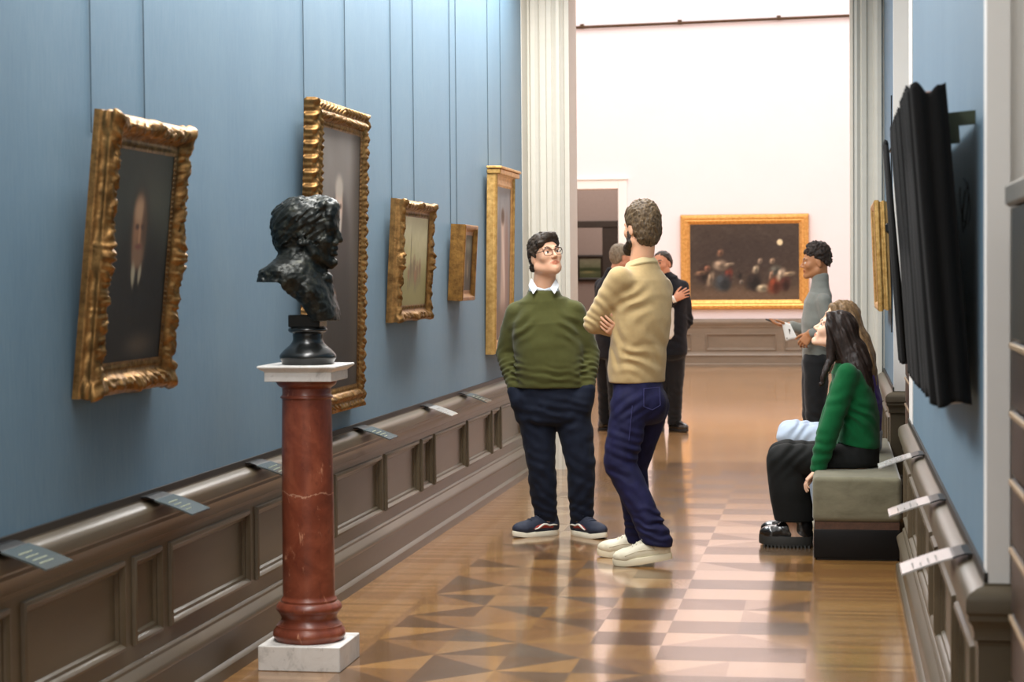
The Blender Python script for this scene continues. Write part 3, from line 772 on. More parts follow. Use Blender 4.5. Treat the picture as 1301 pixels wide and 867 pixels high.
mb = MB(); mb.tube([Mi @ Vector((XR-.006, 12.86, 2.6)), Mi @ Vector((XR-.006, 12.86, 1.1))], .004, 6); mb.build('hanging_wire', M_BLACKMETAL, r6, world=False)
mb = MB(); mb.box(.52, .60, -.02, .03, .50, .56, .01); mb.build('clamp', M_BLACKMETAL, r6, world=False)
P7 = [(.0, 0), (.0, .05), (.02, .08), (.06, .085), (.085, .07), (.1, .075), (.125, .06), (.14, .045), (.15, .04)]
picture('g', 'wide gold frame round a dark interior with figures, on the pale hall wall', ('B', YB), -1.39, .895, 1.985, 1.48, .085, .6, .15, P7, None, gold('bright gilding', (196, 142, 70), (240, 190, 118), .42), pic_interior, .045, step=.03)
P8 = [(.0, 0), (.0, .05), (.03, .06), (.05, .055), (.07, .04)]
picture('h', 'small green landscape in a dark frame seen through the far door', ('B', 41.0), -5.0, 1.31, .58, .54, .06, 3.0, .07, P8, None, flat('dark walnut frame', (46, 36, 30), .4), pic_land, .03, step=.05)

# covered picture on the right wall
PC = [(.0, 0), (.0, .038), (.01, .055), (.03, .062), (.05, .059), (.062, .05), (.07, .045)]
rc, MC = picture('i', 'wide black-framed painting half hidden by black cloth on the right wall', ('R', XR), 6.35, 1.172, 2.36, .775, .062, 4.6, .07, PC, None, flat('black lacquer frame', (30, 27, 26), .35, vary=.2), pic_dim, .02, gap=.02, step=.03)
V, Fq = frame_mesh(2.22, .635, [(0, .035), (.0, .050), (.012, .053), (.03, .046), (.04, .042)], None, .05)
V[:, 2] += .07; link('slip', mesh_of('slip', V, Fq, True), M_GOLD2, rc, False)['label'] = 'narrow gold inner slip'
mb = MB(); mb.box(-1.18, 1.18, -.068, -.002, -.012, -.001, .002); mb.build('ledge', flat('pale ledge strip', (206, 192, 178), .4), rc, world=False)
mb = MB(); mb.box(-1.18, 1.18, -.05, -.004, .775, .785, .002); mb.build('top_strip', flat('pinkish top strip', (176, 136, 120), .45), rc, world=False)
mb = MB(); mb.tube([(-1.2, -.074, .775), (1.2, -.074, .775)], .006, 8)
for x in (-1.15, 0, 1.16): mb.tube([(x, -.05, .775), (x, -.077, .775)], .004, 6)
mb.build('curtain_rod', M_BLACKMETAL, rc, world=False)
mb = MB(); mb.box(1.02, 1.05, -.0, .082, .70, .735); mb.box(1.02, 1.05, 0, .034, .655, .70); mb.build('wall_bracket', flat('green-black bracket', (58, 66, 44), .5), rc, world=False)
mb = MB()
for q in range(3): mb.tube([(1.1, .03+.012*math.sin(a+q), .50+.06*math.cos(a)-.01*q) for a in np.linspace(0, 5.4, 14)], .0012, 5)
mb.build('loose_wire', M_BLACKMETAL, rc, world=False)
def cloth_panel(name, label, path, z1, z0fn, seed, topwave=.012):
    P = [np.array(p, float) for p in path]; seg = [np.linalg.norm(P[i+1]-P[i]) for i in range(len(P)-1)]; Lt = sum(seg)
    n = int(Lt/.006); nz = 60; V = []
    ps = np.array([[i*.006/.045+seed*9, .5, .5] for i in range(n)]); wob = vnoise(ps*.35, seed); w2 = vnoise(ps*.9, seed+3)
    for i in range(n):
        d = i*Lt/(n-1); k = 0; dd = d
        while k < len(seg)-1 and dd > seg[k]: dd -= seg[k]; k += 1
        t = (P[k+1]-P[k])/seg[k]; p = P[k]+t*dd; nn = np.array([t[1], -t[0]])
        if nn @ (p-np.array([0, .2])) < 0: nn = -nn
        ph = 2*math.pi*d/.047+3.2*wob[i]
        for j in range(nz):
            v = j/(nz-1); amp = (.006+.007*v)*(1+.4*w2[i]); a = amp*(math.sin(ph+.35*math.sin(3*v+seed))+.25*math.sin(2*ph+1+v))
            q = p+nn*(a+.008); zz = (z1+topwave*math.sin(ph*.5+seed)+.006*math.sin(ph))*(1-v)+(z0fn(d/Lt)+.006*math.sin(ph*.5))*v
            V.append(MC @ Vector((q[0], q[1], zz)))
    i, j = np.meshgrid(np.arange(n-1), np.arange(nz-1), indexing='ij'); k = (i*nz+j).ravel()
    o = link(name, mesh_of(name, np.array(V), np.stack([k, k+nz, k+nz+1, k+1], 1), True), M_CLOTH)
    s = o.modifiers.new('thick', 'SOLIDIFY'); s.thickness = .003
    return tag(o, label, 'cloth')
M_CLOTH = flat('black velvet', (21, 21, 21), .9, spec=.15, sheen=.03, vary=.12, vs=200, bump=.2, bs=400, bd=.001)
cloth_panel('curtain', 'black cloth hanging in folds over the near end of the covered painting', [(1.2, .0), (1.2, -.084), (.62, -.084)], .795, lambda t: -.012 if t < .22 else (.02 if t < .5 else .0), 3)
cloth_panel('curtain', 'black cloth gathered over the middle of the covered painting', [(.52, -.084), (-.40, -.084)], .79, lambda t: -.005, 8)
cloth_panel('curtain', 'narrow black cloth at the far end of the covered painting', [(-.86, -.09), (-1.19, -.09)], .79, lambda t: .0, 5)

# ------------------------------------------------------------------ picture labels on the dado
M_ACR = flat('dark grey acrylic', (72, 80, 80), .22, spec=.6, coat=.5)
M_ACR_GLARE = flat('acrylic with painted glare', (170, 168, 164), .25, spec=.6, coat=.4)  # same dark plates where they catch glare; the glare is in the colour
M_INK = flat('pale lettering', (196, 200, 170), .6)
M_INK_D = flat('grey lettering', (120, 118, 112), .6)
def wall_label(side, y, label, plate=M_ACR, ink=M_INK, w=.19):
    sx = 1 if side == 'L' else -1; x0 = XL if side == 'L' else XR
    r = thing('wall_label', label, 'label', (x0+sx*.05, y, .748), group='picture labels on the dado rail')
    pr = [(.004, .7555), (.03, .755), (.052, .748), (.066, .742)]
    pl = [(.06, .746), (.10, .734), (.15, .716), (.19, .7)]
    def strip(pts, th, ya, yb):
        mb = MB(); n = len(pts); v = []
        for yy in (ya, yb):
            for d, z in pts: v.append((x0+sx*d, yy, z))
            for d, z in reversed(pts): v.append((x0+sx*d, yy, z+th))
        f = [tuple(range(2*n)), tuple(range(4*n-1, 2*n-1, -1))]
        for i in range(2*n): f.append((i, (i+1) % (2*n), 2*n+(i+1) % (2*n), 2*n+i))
        return mb.add(v, f)
    strip(pr, .005, y-w/2+.01, y+w/2-.01).build('holder', M_BLACKMETAL, r)
    strip(pl, .005, y-w/2, y+w/2).build('plate', plate, r)
    mb = MB(); q = random.Random(int(y*100))
    for i in range(4):                      # lines of small type, running along the rail
        d = .10+.02*i; z = .734-(d-.10)*.37+.0062; a = y-w/2+.03; L = q.uniform(.05, .12)
        while L > .012:
            k = min(L, q.uniform(.012, .03)); mb.box(x0+sx*d-.0016, x0+sx*d+.0016, a, a+k-.005, z-.0008, z+.0005); a += k; L -= k
    mb.build('lettering', ink, r)
wall_label('L', 5.19, 'dark label on the left dado rail below the bearded portrait, nearest the frame edge')
wall_label('L', 6.43, 'dark label on the left dado rail just before the red marble column')
wall_label('L', 7.62, 'dark label on the left dado rail half hidden by the red marble column')
wall_label('L', 9.40, 'dark label on the left dado rail under the tall portrait, just beyond the column')
wall_label('L', 10.97, 'label painted pale with glare on the left dado rail under the picture of riders', M_ACR_GLARE, M_INK_D)
wall_label('L', 12.10, 'label on the left dado rail beside the man in the green sweater')
wall_label('R', 8.17, 'label painted pale with glare on the right dado rail beside the bench corner', M_ACR_GLARE, M_INK_D)
wall_label('R', 6.60, 'label painted pale with glare on the right dado rail, middle one of three', M_ACR_GLARE, M_INK_D)
wall_label('R', 5.36, 'label painted pale with glare at the near end of the right dado rail', M_ACR_GLARE, M_INK_D)

# ------------------------------------------------------------------ marble pedestal
def red_marble():
    m = NT('red marble'); v = m.coords()
    n1 = m.noise(v, 7, 8, .62, .6); n2 = m.noise(m.coords((1, 1, .45)), 34, 6, .65)
    c = m.ramp(n1, [(.28, lin((92, 44, 31))), (.5, lin((124, 63, 44))), (.7, lin((150, 84, 60)))])
    c = m.mix(m.ramp(n2, [(.56, (0, 0, 0)), (.68, (.55,)*3)]), c, lin((88, 42, 32)))
    sp = m.noise(m.coords((1, 1, .35)), 24, 5, .7, .8); c = m.mix(m.ramp(sp, [(.62, (0, 0, 0)), (.69, (1, 1, 1))]), c, lin((196, 140, 110)))
    z = m.n('ShaderNodeSeparateXYZ', Vector=v).outputs[2]; nz = m.noise(v, 9, 5, .6)
    q = m.n('ShaderNodeMath', _operation='MULTIPLY_ADD', i0=nz, i1=-.13, i2=z).outputs[0]
    q = m.n('ShaderNodeMath', _operation='ABSOLUTE', i0=m.n('ShaderNodeMath', _operation='SUBTRACT', i0=q, i1=.59).outputs[0]).outputs[0]
    c = m.mix(m.n('ShaderNodeMapRange', Value=q, i1=.0012, i2=.0032, i3=.8, i4=0.0).outputs[0], c, lin((196, 150, 124)))
    m.set(Base_Color=c, Roughness=.33, Specular_IOR_Level=.4, Coat_Weight=.08, Coat_Roughness=.1); return m.m
def white_marble():
    m = NT('white marble'); v = m.coords()
    a = m.noise(v, 9, 8, .65, 1.2); b = m.noise(v, 40, 4, .6)
    c = m.ramp(a, [(.3, lin((176, 172, 166))), (.45, lin((216, 212, 206))), (.7, lin((226, 223, 218)))])
    c = m.mix(m.ramp(b, [(.62, (0, 0, 0)), (.72, (.5,)*3)]), c, lin((160, 156, 150)))
    m.set(Base_Color=c, Roughness=.4); return m.m
M_RED, M_WM = red_marble(), white_marble()
CXY = (-2.0, 7.395)
ped = thing('pedestal', 'red marble column pedestal with white marble plinth and top slab', 'pedestal', (*CXY, 0))
h = .159
MB().box(CXY[0]-h, CXY[0]+h, CXY[1]-h, CXY[1]+h, 0, .095, .003).build('plinth', M_WM, ped)
def arc(r0, z0, r1, z1, bulge, n=8):
    return [(r0+(r1-r0)*t+bulge*math.sin(math.pi*t), z0+(z1-z0)*t) for t in np.linspace(0, 1, n)]
pf = [(0.0, .095), (.12, .095)]+arc(.126, .095, .126, .148, .014)+[(.126, .154), (.122, .157)]+arc(.122, .158, .112, .196, -.010)+[(.114, .2)]+arc(.115, .202, .115, .24, .012)+[(.108, .244), (.108, .252)]+arc(.108, .252, .1, .275, -.003)
pf += [(.1, .3), (.0995, .55), (.0975, .8), (.0945, 1.0), (.094, 1.022)]+arc(.096, 1.024, .096, 1.036, .005)+[(.0935, 1.04), (.0935, 1.064)]+arc(.096, 1.066, .116, 1.09, .006)+[(.118, 1.094), (0, 1.094)]
MB().lathe(pf, (*CXY, 0), 96).build('shaft', M_RED, ped, auto=40)
a = .130; b = .152
mb = MB().box(CXY[0]-a, CXY[0]+a, CXY[1]-a, CXY[1]+a, 1.094, 1.128, .002)
lv = [(a-.002, 1.128), (a+.004, 1.134), (b-.004, 1.144), (b, 1.147), (b, 1.152), (b-.003, 1.155)]
v = [(CXY[0]+sx*q, CXY[1]+sy*q, z) for q, z in lv for sx, sy in ((-1, -1), (1, -1), (1, 1), (-1, 1))]
f = [(i*4+j, i*4+(j+1) % 4, (i+1)*4+(j+1) % 4, (i+1)*4+j) for i in range(len(lv)-1) for j in range(4)]+[(3, 2, 1, 0), tuple(range((len(lv)-1)*4, len(lv)*4))]
mb.add(v, f).build('top_slab', M_WM, ped)

# ------------------------------------------------------------------ bench
bn = thing('bench', 'grey velvet upholstered bench with a dark wooden base', 'bench', (.11, 11.55, 0))
def bev(o, w, seg=4):
    m = o.modifiers.new('b', 'BEVEL'); m.width = w; m.segments = seg; m.limit_method = 'ANGLE'
    o.data.polygons.foreach_set('use_smooth', np.ones(len(o.data.polygons), bool)); return o
def velvet():
    m = NT('grey green velvet'); f = m.noise(m.coords((1, 1, 2.5)), 5, 6, .65, .5)
    m.set(Base_Color=m.ramp(f, [(.3, lin((98, 94, 76))), (.7, lin((128, 123, 102)))]), Roughness=.85, Specular_IOR_Level=.2, Sheen_Weight=.35, Sheen_Roughness=.4, Normal=m.bump(m.noise(m.coords(), 260, 3), .15, .001)); return m.m
X0, X1 = -.118, .335
cu = bev(MB().box(X0, X1, 10.36, 12.82, .198, .432).build('cushion', velvet(), bn), .028, 5)
sub = MB(); sub.box(X0+.012, X1-.012, 10.372, 12.808, .160, .199); sub.build('wood_band', flat('red brown wood band', (78, 54, 42), .35, vary=.25, vs=60), bn)
bev(MB().box(X0+.006, X1-.006, 10.366, 12.814, .012, .160).build('base', flat('near black stained wood', (15, 13, 12), .55, spec=.2, vary=.2, vs=80), bn), .004, 2)
mb = MB(); mb.box(X0+.02, X1-.02, 10.39, 12.79, 0, .012); mb.build('foot_rail', flat('dark foot rail', (60, 54, 48), .5), bn)

# ------------------------------------------------------------------ dark wood drawer cabinets in the wall recesses
M_CABW = flat('dark walnut', (44, 31, 26), .35, vary=.25, vs=14)
M_BRS = flat('pale brass strip', (190, 164, 132), .35, .6)
def cabinet(label, y0, y1, H, xf=.392, grp=None):
    r = thing('cabinet', label, 'cabinet', (.65, (y0+y1)/2, 0), group=grp)
    MB().box(xf+.02, .975, y0, y1, 0, H-.04).build('body', M_CABW, r)
    MB().box(xf-.012, .978, y0-.02, y1+.02, H-.05, H, .006).build('top', flat('grey steel top', (128, 124, 116), .35, .5), r)
    z = .11
    while z+.15 < H-.2:
        d = MB().box(xf, xf+.02, y0+.01, y1-.01, z, z+.146, .003).build('drawer', M_CABW, r)
        MB().box(xf-.006, xf+.002, y0+.012, y1-.012, z+.132, z+.144, .001).build('handle_strip', M_BRS, d)
        z += .154
    MB().box(xf, xf+.02, y0+.01, y1-.01, z, H-.055, .002).build('frieze', flat('dark green panel', (30, 31, 28), .35), r)
cabinet('dark wooden drawer cabinet at the right edge of the frame, nearest the viewer', 3.0, 4.62, 1.69)
cabinet('dark wooden drawer cabinet in the recess behind the bench', 10.3, 11.9, 1.69, .405)
# ------------------------------------------------------------------ bronze bust
def axes(F, up=(0, 0, 1), roll=0.0):
    """columns: forward, left, up"""
    F = unit(F); L = unit(np.cross(up, F)); U = np.cross(F, L)
    if roll: L, U = rotv(L, F, roll), rotv(U, F, roll)
    return np.stack([F, L, U], 1)
def bust():
    Yb = 7.39
    P = lambda u, v, dy=0.0: at(u, v, Yb)+np.array([0, dy, 0])
    lo = P(330, 412)-np.array([.0, .26, .01]); hi = P(440, 244)+np.array([0, .26, 0]); S = SDF(lo, hi, .0035)
    A = np.eye(3)
    hd = P(391, 296)
    S.ell(P(386, 283), (.112, .080, .092), k=.02); S.ell(P(404, 300), (.066, .066, .095), k=.03); S.ell(P(378, 292), (.085, .078, .085), k=.03)
    # jaw, chin, brow, nose, mouth
    for sy in (-1, 1):
        S.chain([(P(398, 324, sy*.050), .022), (P(417, 333, sy*.016), .016)], k=.03)
        S.ell(P(415, 308, sy*.040), (.022, .022, .024), k=.02)
        S.chain([(P(419.5, 289, sy*.044), .011), (P(424, 289.5, sy*.012), .012)], k=.008)
        S.ell(P(389, 304, sy*.080), (.017, .010, .03), k=.008); S.ell(P(390, 304, sy*.088), (.008, .006, .018), k=.006, sub=True)
        S.ell(P(426, 297, sy*.030), (.020, .016, .011), k=.006, sub=True); S.ell(P(420.5, 297, sy*.030), (.011, .013, .009), k=.003)
        S.chain([(P(398, 310, sy*.071), .014), (P(404, 322, sy*.062), .018), (P(401, 332, sy*.05), .014)], k=.012)
        S.ell(P(427, 309, sy*.013), (.010, .011, .009), k=.006)
    S.chain([(P(421, 336), .018), (P(424.5, 334), .016)], k=.016)
    S.chain([(P(423, 289), .012), (P(429.5, 298), .011), (P(432, 304.5), .0125)], k=.008)
    S.ell(P(413, 318), (.034, .036, .036), k=.02)
    S.ell(P(423.5, 272), (.022, .052, .055), k=.03)
    S.chain([(P(424.5, 317, -.018), .007), (P(427, 316), .009), (P(424.5, 317, .018), .007)], k=.006)
    S.chain([(P(424, 322.5, -.016), .007), (P(426.5, 322.5), .0095), (P(424, 322.5, .016), .007)], k=.006)
    S.chain([(P(429, 319.6, -.022), .003), (P(430, 319.3), .003), (P(429, 319.6, .022), .003)], k=.004, sub=True)
    # hair swept back, front tuft, nape
    S.ell(P(383, 276), (.114, .086, .076), k=.02); S.ell(P(367, 292), (.064, .076, .075), k=.02); S.ell(P(364, 309), (.045, .068, .045), k=.02)
    S.chain([(P(426, 263), .016), (P(415, 257, .02), .022), (P(400, 256, .02), .026)], k=.015); S.chain([(P(427, 268, -.02), .012), (P(414, 261, -.035), .02)], k=.012)
    # neck, coat shoulders, chest running down to the truncation
    S.chain([(P(386, 328), .064), (P(384, 352), .070)], k=.02)
    S.loft([(P(376, 338), .085, .075), (P(374, 352), .165, .075), (P(366, 366), .17, .07)], (0, 1, 0), k=.02)
    S.loft([(P(384, 345), .12, .075), (P(398, 370), .135, .066), (P(411, 396), .10, .056), (P(414, 412), .085, .05)], (0, 1, 0), k=.02)
    S.loft([(P(362, 348), .15, .06), (P(347, 358), .13, .05), (P(341, 366), .12, .045)], (0, 1, 0), k=.02)
    S.ell(P(350, 352), (.040, .135, .032), k=.012, p=4); S.ell(P(350, 360), (.040, .13, .024), k=.01, p=3)
    # collar and cravat
    for sy in (-1, 1):
        S.chain([(P(372, 336, sy*.06), .016), (P(392, 350, sy*.062), .016), (P(408, 366, sy*.045), .014)], k=.01)
        S.chain([(P(404, 352, sy*.04), .014), (P(417, 378, sy*.055), .014), (P(424, 402, sy*.05), .013)], k=.01)
    S.chain([(P(405, 343, -.035), .014), (P(412, 345), .015), (P(405, 343, .035), .014)], k=.01)
    S.ell(P(415, 354), (.024, .04, .024), k=.012); S.ell(P(418, 370), (.020, .030, .034), k=.012)
    # trimmed underside: flat behind, slanting to the front point
    S.cut(P(350, 361.5), (0, 0, -1), .004, hi=P(369, 240)+np.array([0, .3, .1]))
    a, b = P(367, 359), P(397, 400); d = b-a
    S.cut(a, (d[2], 0, -d[0]) if d[2] < 0 else (-d[2], 0, d[0]), .006, lo=P(330, 412)-np.array([.05, .3, .05]), hi=P(440, 360)+np.array([0, .3, 0]))
    S.cut(P(410, 407.5), (0, 0, -1), .004)
    S.cut(P(433, 400), (1, 0, .05), .004, lo=P(400, 412)-np.array([0, .3, .05]), hi=P(445, 372)+np.array([0, .3, 0]))
    S.cut(P(336.5, 352), (-1, 0, .12), .006)
    # modelling marks, hair locks
    lh = P(340, 330)-np.array([0, .2, 0])
    S.rough(.0016, .014, 3); S.rough(.0022, .045, 9)
    h = P(340, 312)-np.array([0, .2, 0]); hh = P(416, 246)+np.array([0, .2, 0])
    D = np.stack([unit((.8, .1, .6)), unit((-.6, 0, .8)), np.array([0, 1., 0])], 1)
    S.rough(.0048, .02, 21, lo=h, hi=hh, stretch=(D, (.05, .011, .014)))
    r = thing('bust', 'dark bronze portrait bust of a man looking right, on the red column', 'bust', (CXY[0], CXY[1], 1.155))
    m = NT('patinated bronze'); f = m.noise(m.coords(), 30, 6, .65)
    m.set(Base_Color=m.ramp(f, [(.35, lin((20, 23, 21))), (.55, lin((34, 36, 32))), (.75, lin((70, 70, 58)))]), Metallic=.5, Roughness=.42, Specular_IOR_Level=.5, Normal=m.bump(m.noise(m.coords(), 120, 4), .25, .002))
    S.build('portrait_head', m.m, r, relax=0)
    mk = flat('polished black stone', (24, 26, 25), .26, spec=.5, coat=.2, vary=.15)
    z = 1.155; pf = [(0, z), (.096, z), (.1, z+.004), (.101, z+.014)]+arc(.103, z+.016, .098, z+.048, .008)+[(.09, z+.056)]+arc(.086, z+.06, .058, z+.112, -.012, 10)+[(.057, z+.118), (.066, z+.122)]+arc(.07, z+.124, .07, z+.140, .005)+[(.06, z+.144), (0, z+.144)]
    cx = P(391, 430)[0]
    MB().lathe([(a, b) for a, b in pf], (cx, Yb, 0), 64).build('socle', mk, r, auto=40)
    zc = P(391, 404)[2]
    MB().box(cx-.062, cx+.062, Yb-.055, Yb+.055, z+.143, zc+.012, .003).build('block', mk, r)
bust()

# ------------------------------------------------------------------ people
SK, LIP, WHT, IRS, BRW, NAIL = 1, 2, 3, 4, 5, 6
def palette(skin, lips=None, iris=(50, 36, 26), brow=(44, 32, 24)):
    lips = lips or tuple(c*q for c, q in zip(skin, (.90, .72, .67)))
    return [lin(c) for c in (skin, skin, lips, (226, 220, 212), iris, brow, tuple(min(255, c*1.06) for c in skin))]
M_SKIN = attr_mat('skin', .5, .35, sss=.12, bump=.08, bs=300, bd=.001)
def head(S, c, A, s=1.0, fem=False, jaw=1.0, nose=1.0, beard=False):
    """c: centre of the head between the ears at eye height; A: forward/left/up columns"""
    c = np.array(c, float)
    L = lambda f, l, u: c+A @ (np.array([f, l, u])*s)
    q = .93 if fem else 1.0
    S.ell(L(-.012, 0, .035), (.093*s, .074*s, .082*s), A, .02*s, SK)
    S.ell(L(.022, 0, -.015), (.070*s, .063*s*q, .088*s), A, .03*s, SK)
    for e in (-1, 1):
        S.chain([(L(-.005, e*.050*q*jaw, -.062), .022*s), (L(.070, e*.014, -.098), .016*s)], .025*s, SK)
        S.ell(L(.062, e*.038*q, -.022), (.024*s, .024*s, .024*s), A, .025*s, SK)
        S.chain([(L(.089, e*.014, .024), .009*s), (L(.078, e*.045, .024), .009*s)], .012*s, SK)
        S.ell(L(-.012, e*.076, -.008), (.018*s, .009*s, .032*s), A @ np.array([[.96, 0, .28], [0, 1, 0], [-.28, 0, .96]]), .008*s, SK)
        S.ell(L(-.008, e*.086, -.004), (.008*s, .005*s, .016*s), A, .005*s, SK, sub=True)
    S.chain([(L(.083, 0, -.100), .015*s), (L(.088, 0, -.094), .013*s)], .02*s, SK)
    S.chain([(L(.088, 0, .018), .007*s), (L(.101*nose, 0, -.008), .008*s), (L(.112*nose, 0, -.026), .0105*s)], .012*s, SK)
    for e in (-1, 1):
        S.ell(L(.099, e*.011, -.031), (.011*s, .008*s, .008*s), A, .006*s, SK)
        S.ell(L(.103, e*.031, .004), (.018*s, .018*s, .011*s), A, .008*s, sub=True)
        S.ell(L(.0755, e*.031, .003), (.0145*s, .017*s, .0125*s), A, .0015*s, WHT)
        S.ell(L(.0848, e*.031, .003), (.0072*s, .0072*s, .0078*s), A, .001*s, IRS)
        S.chain([(L(.083, e*.015, .006), .0032*s), (L(.0895, e*.031, .0148), .0036*s), (L(.079, e*.048, .006), .0032*s)], .002*s, BRW if fem else SK)
        S.chain([(L(.083, e*.015, -.001), .003*s), (L(.0875, e*.031, -.0092), .0036*s), (L(.077, e*.048, -.001), .003*s)], .003*s, SK)
        S.chain([(L(.095, e*.015, .0265), .0036*s), (L(.092, e*.033, .032), .0042*s), (L(.076, e*.053, .026), .003*s)], .002*s, BRW)
    S.ell(L(.074, 0, -.060), (.018*s, .032*s, .026*s), A, .014*s, SK)
    S.chain([(L(.085, -.025, -.0585), .0036*s), (L(.0955, -.008, -.0555), .005*s), (L(.0955, .008, -.0555), .005*s), (L(.085, .025, -.0585), .0036*s)], .004*s, LIP)
    S.chain([(L(.085, -.022, -.0625), .004*s), (L(.0945, 0, -.0668), .0062*s), (L(.085, .022, -.0625), .004*s)], .004*s, LIP)
    S.chain([(L(.0935, -.024, -.0608), .0016*s), (L(.102, 0, -.0609), .0016*s), (L(.0935, .024, -.0608), .0016*s)], .003*s, sub=True)
    return L
def hand(S, w, D, N, T, curl=(.35, .4, .45, .5), spread=.06, s=1.0, thumb=(.55, .35), lab=SK):
    """w: wrist; D: towards the fingers; N: palm normal; T: thumb side"""
    D = unit(D); N = unit(np.array(N, float)-D*(np.array(N, float) @ D)); c = np.cross(N, D); T = c if c @ np.array(T, float) > 0 else -c
    w = np.array(w, float)
    S.loft([(w-D*.02*s, .026*s, .019*s), (w+D*.03*s, .036*s, .016*s), (w+D*.086*s, .040*s, .0125*s)], T, .012*s, lab, cap=.5)
    Ls = (.070, .079, .073, .057); rr = (.0088, .0092, .0086, .0076)
    for i in range(4):
        b = w+D*(.082-.004*abs(i-1))*s+T*(.030-.0195*i)*s; d = unit(D+T*spread*(1.5-i)); a = curl[i] if hasattr(curl, '__len__') else curl
        ax = np.cross(d, N); pts = [(b, rr[i]*s)]
        for k, q in enumerate((.45, .31, .26)):
            d = rotv(d, ax, a*(.75, 1.05, .7)[k]); b = b+d*Ls[i]*q*s; pts.append((b, rr[i]*(.95-.09*k)*s))
        S.chain(pts, .003*s, lab)
    b = w+D*.022*s+T*.024*s+N*.006*s; d = unit(D*.75+T*thumb[0]*1.2+N*.25); pts = [(b, .0135*s)]
    for k, q in enumerate((.042, .034, .027)):
        b = b+d*q*s; pts.append((b, (.0115, .0095, .008)[k]*s)); d = unit(rotv(d, np.cross(d, D), thumb[1]*.6)+N*.08)
    S.chain(pts, .008*s, lab)
def foot(S, ank, D, lab=SK, lift=0.0):
    D = unit((D[0], D[1], 0)); z = ank[2]; a = np.array(ank, float)
    S.chain([(a, .034), (a-D*.03-np.array([0, 0, z-.05-lift]), .03)], .01, lab); S.chain([(a, .034), (a+D*.09-np.array([0, 0, z-.05]), .028), (a+D*.16-np.array([0, 0, z-.045]), .022)], .01, lab)
def figure_bounds(pts, m=.26):
    p = np.array(pts, float); return p.min(0)-m, p.max(0)+m
M_SOLE_W = flat('off white rubber', (226, 220, 200), .6, vary=.08)
def shoe(parent, heel, D, mat, sole_mat, Ln=.295, W=.052, kind='sneaker', pitch=0.0, sole_h=.032, name='shoe', z0=0.0):
    """heel: floor point under the back of the heel; D: toe direction; pitch lifts the heel"""
    D = unit((D[0], D[1], 0)); Lf = np.array([-D[1], D[0], 0])
    k = Ln/.295
    S = SDF((-.05, -.09, -.02), (Ln+.05, .09, .25), .004)
    S.ell((.232*k, 0, .050), (.062*k, W*.92, .036), k=.02); S.loft([((.045*k, 0, .055), W*.72, .045), ((.14*k, 0, .062), W*.86, .050), ((.215*k, 0, .048), W*.95, .036)], (0, 1, 0), .02)
    S.chain([((.048*k, 0, .07), W*.78), ((.058*k, 0, .118), W*.72)], .02)
    S.chain([((.03, 0, .045), W*.6), ((.035, 0, .10), W*.52)], .015)
    if kind != 'boot': S.ell((.065*k, 0, .16), (.05, .036, .04), k=.01, sub=True)
    S.chain([((.10*k, 0, .112), .013), ((.155*k, 0, .094), .012)], .012)
    if kind == 'boot': S.chain([((.06, 0, .09), W*.85), ((.085, 0, .19), W*.92)], .02); S.rough(.002, .05, 9)
    S.cut((0, 0, .022), (0, 0, -1), .003); S.rough(.0012, .03, 5)
    def outline(f):
        o = []
        for t in np.linspace(0, 2*math.pi, 40, endpoint=False):
            x = Ln/2-Ln/2*math.cos(t)*1.0; w = W*f*(.76+.24*math.sin(math.pi*min(1, max(0, x/Ln))**1.25)) if True else W
            e = max(0, 1-abs(2*x/Ln-1)**4)**.5
            o.append((Ln/2+(x-Ln/2)*(f if f < 1 else 1+(f-1)*.3), math.copysign(w*e, math.sin(t)) if abs(math.sin(t)) > 1e-6 else 0))
        return o
    a, b = outline(1.02), outline(1.06); mb = MB(); n = len(a); H = sole_h
    tz = lambda x: .012*max(0, (x/Ln-.72)/.28)**1.6
    lv = [(a, .0), (b, .006), (b, H*.75), (a, H)]
    v = [(x, y, z+tz(x)) for o, z in lv for x, y in o]
    f = [(i*n+j, i*n+(j+1) % n, (i+1)*n+(j+1) % n, (i+1)*n+j) for i in range(3) for j in range(n)]+[tuple(range(n-1, -1, -1)), tuple(range(3*n, 4*n))]
    mb.add(v, f)
    if kind == 'boot':
        for x in np.arange(.01, Ln-.02, .02):
            for sy in (-1, 1): mb.box(x, x+.011, sy*W*.86-.012, sy*W*.86+.012, -.008, .006)
    toe = np.array([Ln*.80, 0, 0])
    def W2(V):
        V = np.asarray(V, float); p = V-toe; cp, sp = math.cos(pitch), math.sin(pitch)
        x = p[:, 0]*cp+p[:, 2]*sp; z = -p[:, 0]*sp+p[:, 2]*cp
        return np.array([heel[0], heel[1], z0])+np.outer(x+toe[0], D)+np.outer(p[:, 1], Lf)+np.outer(z, (0, 0, 1))
    zs = max(0, sole_h-.032)
    def side(x, z, sd):
        i = int(round((x-S.lo[0])/S.h)); k_ = int(round((z-zs-S.lo[2])/S.h)); row = S.f[i, :, k_]; js = np.nonzero(row < 0)[0]
        return sd*W*.9 if len(js) == 0 else float(S.ax[1][js.max() if sd > 0 else js.min()])
    def top(x, y):
        i = int(round((x-S.lo[0])/S.h)); j = int(round((y-S.lo[1])/S.h)); col = S.f[i, j, :]; ks = np.nonzero(col < 0)[0]
        return .1 if len(ks) == 0 else float(S.ax[2][ks.max()])+zs
    W2.side, W2.top = side, top
    Wv, Fc, _ = S.mesh(1)
    up = link(name, mesh_of(name, W2(Wv+np.array([0, 0, max(0, sole_h-.032)])), Fc, True), mat, parent)
    mb.v = [tuple(p) for p in W2(mb.v)]; so = mb.build('sole', sole_mat, up, auto=50)
    return up, W2
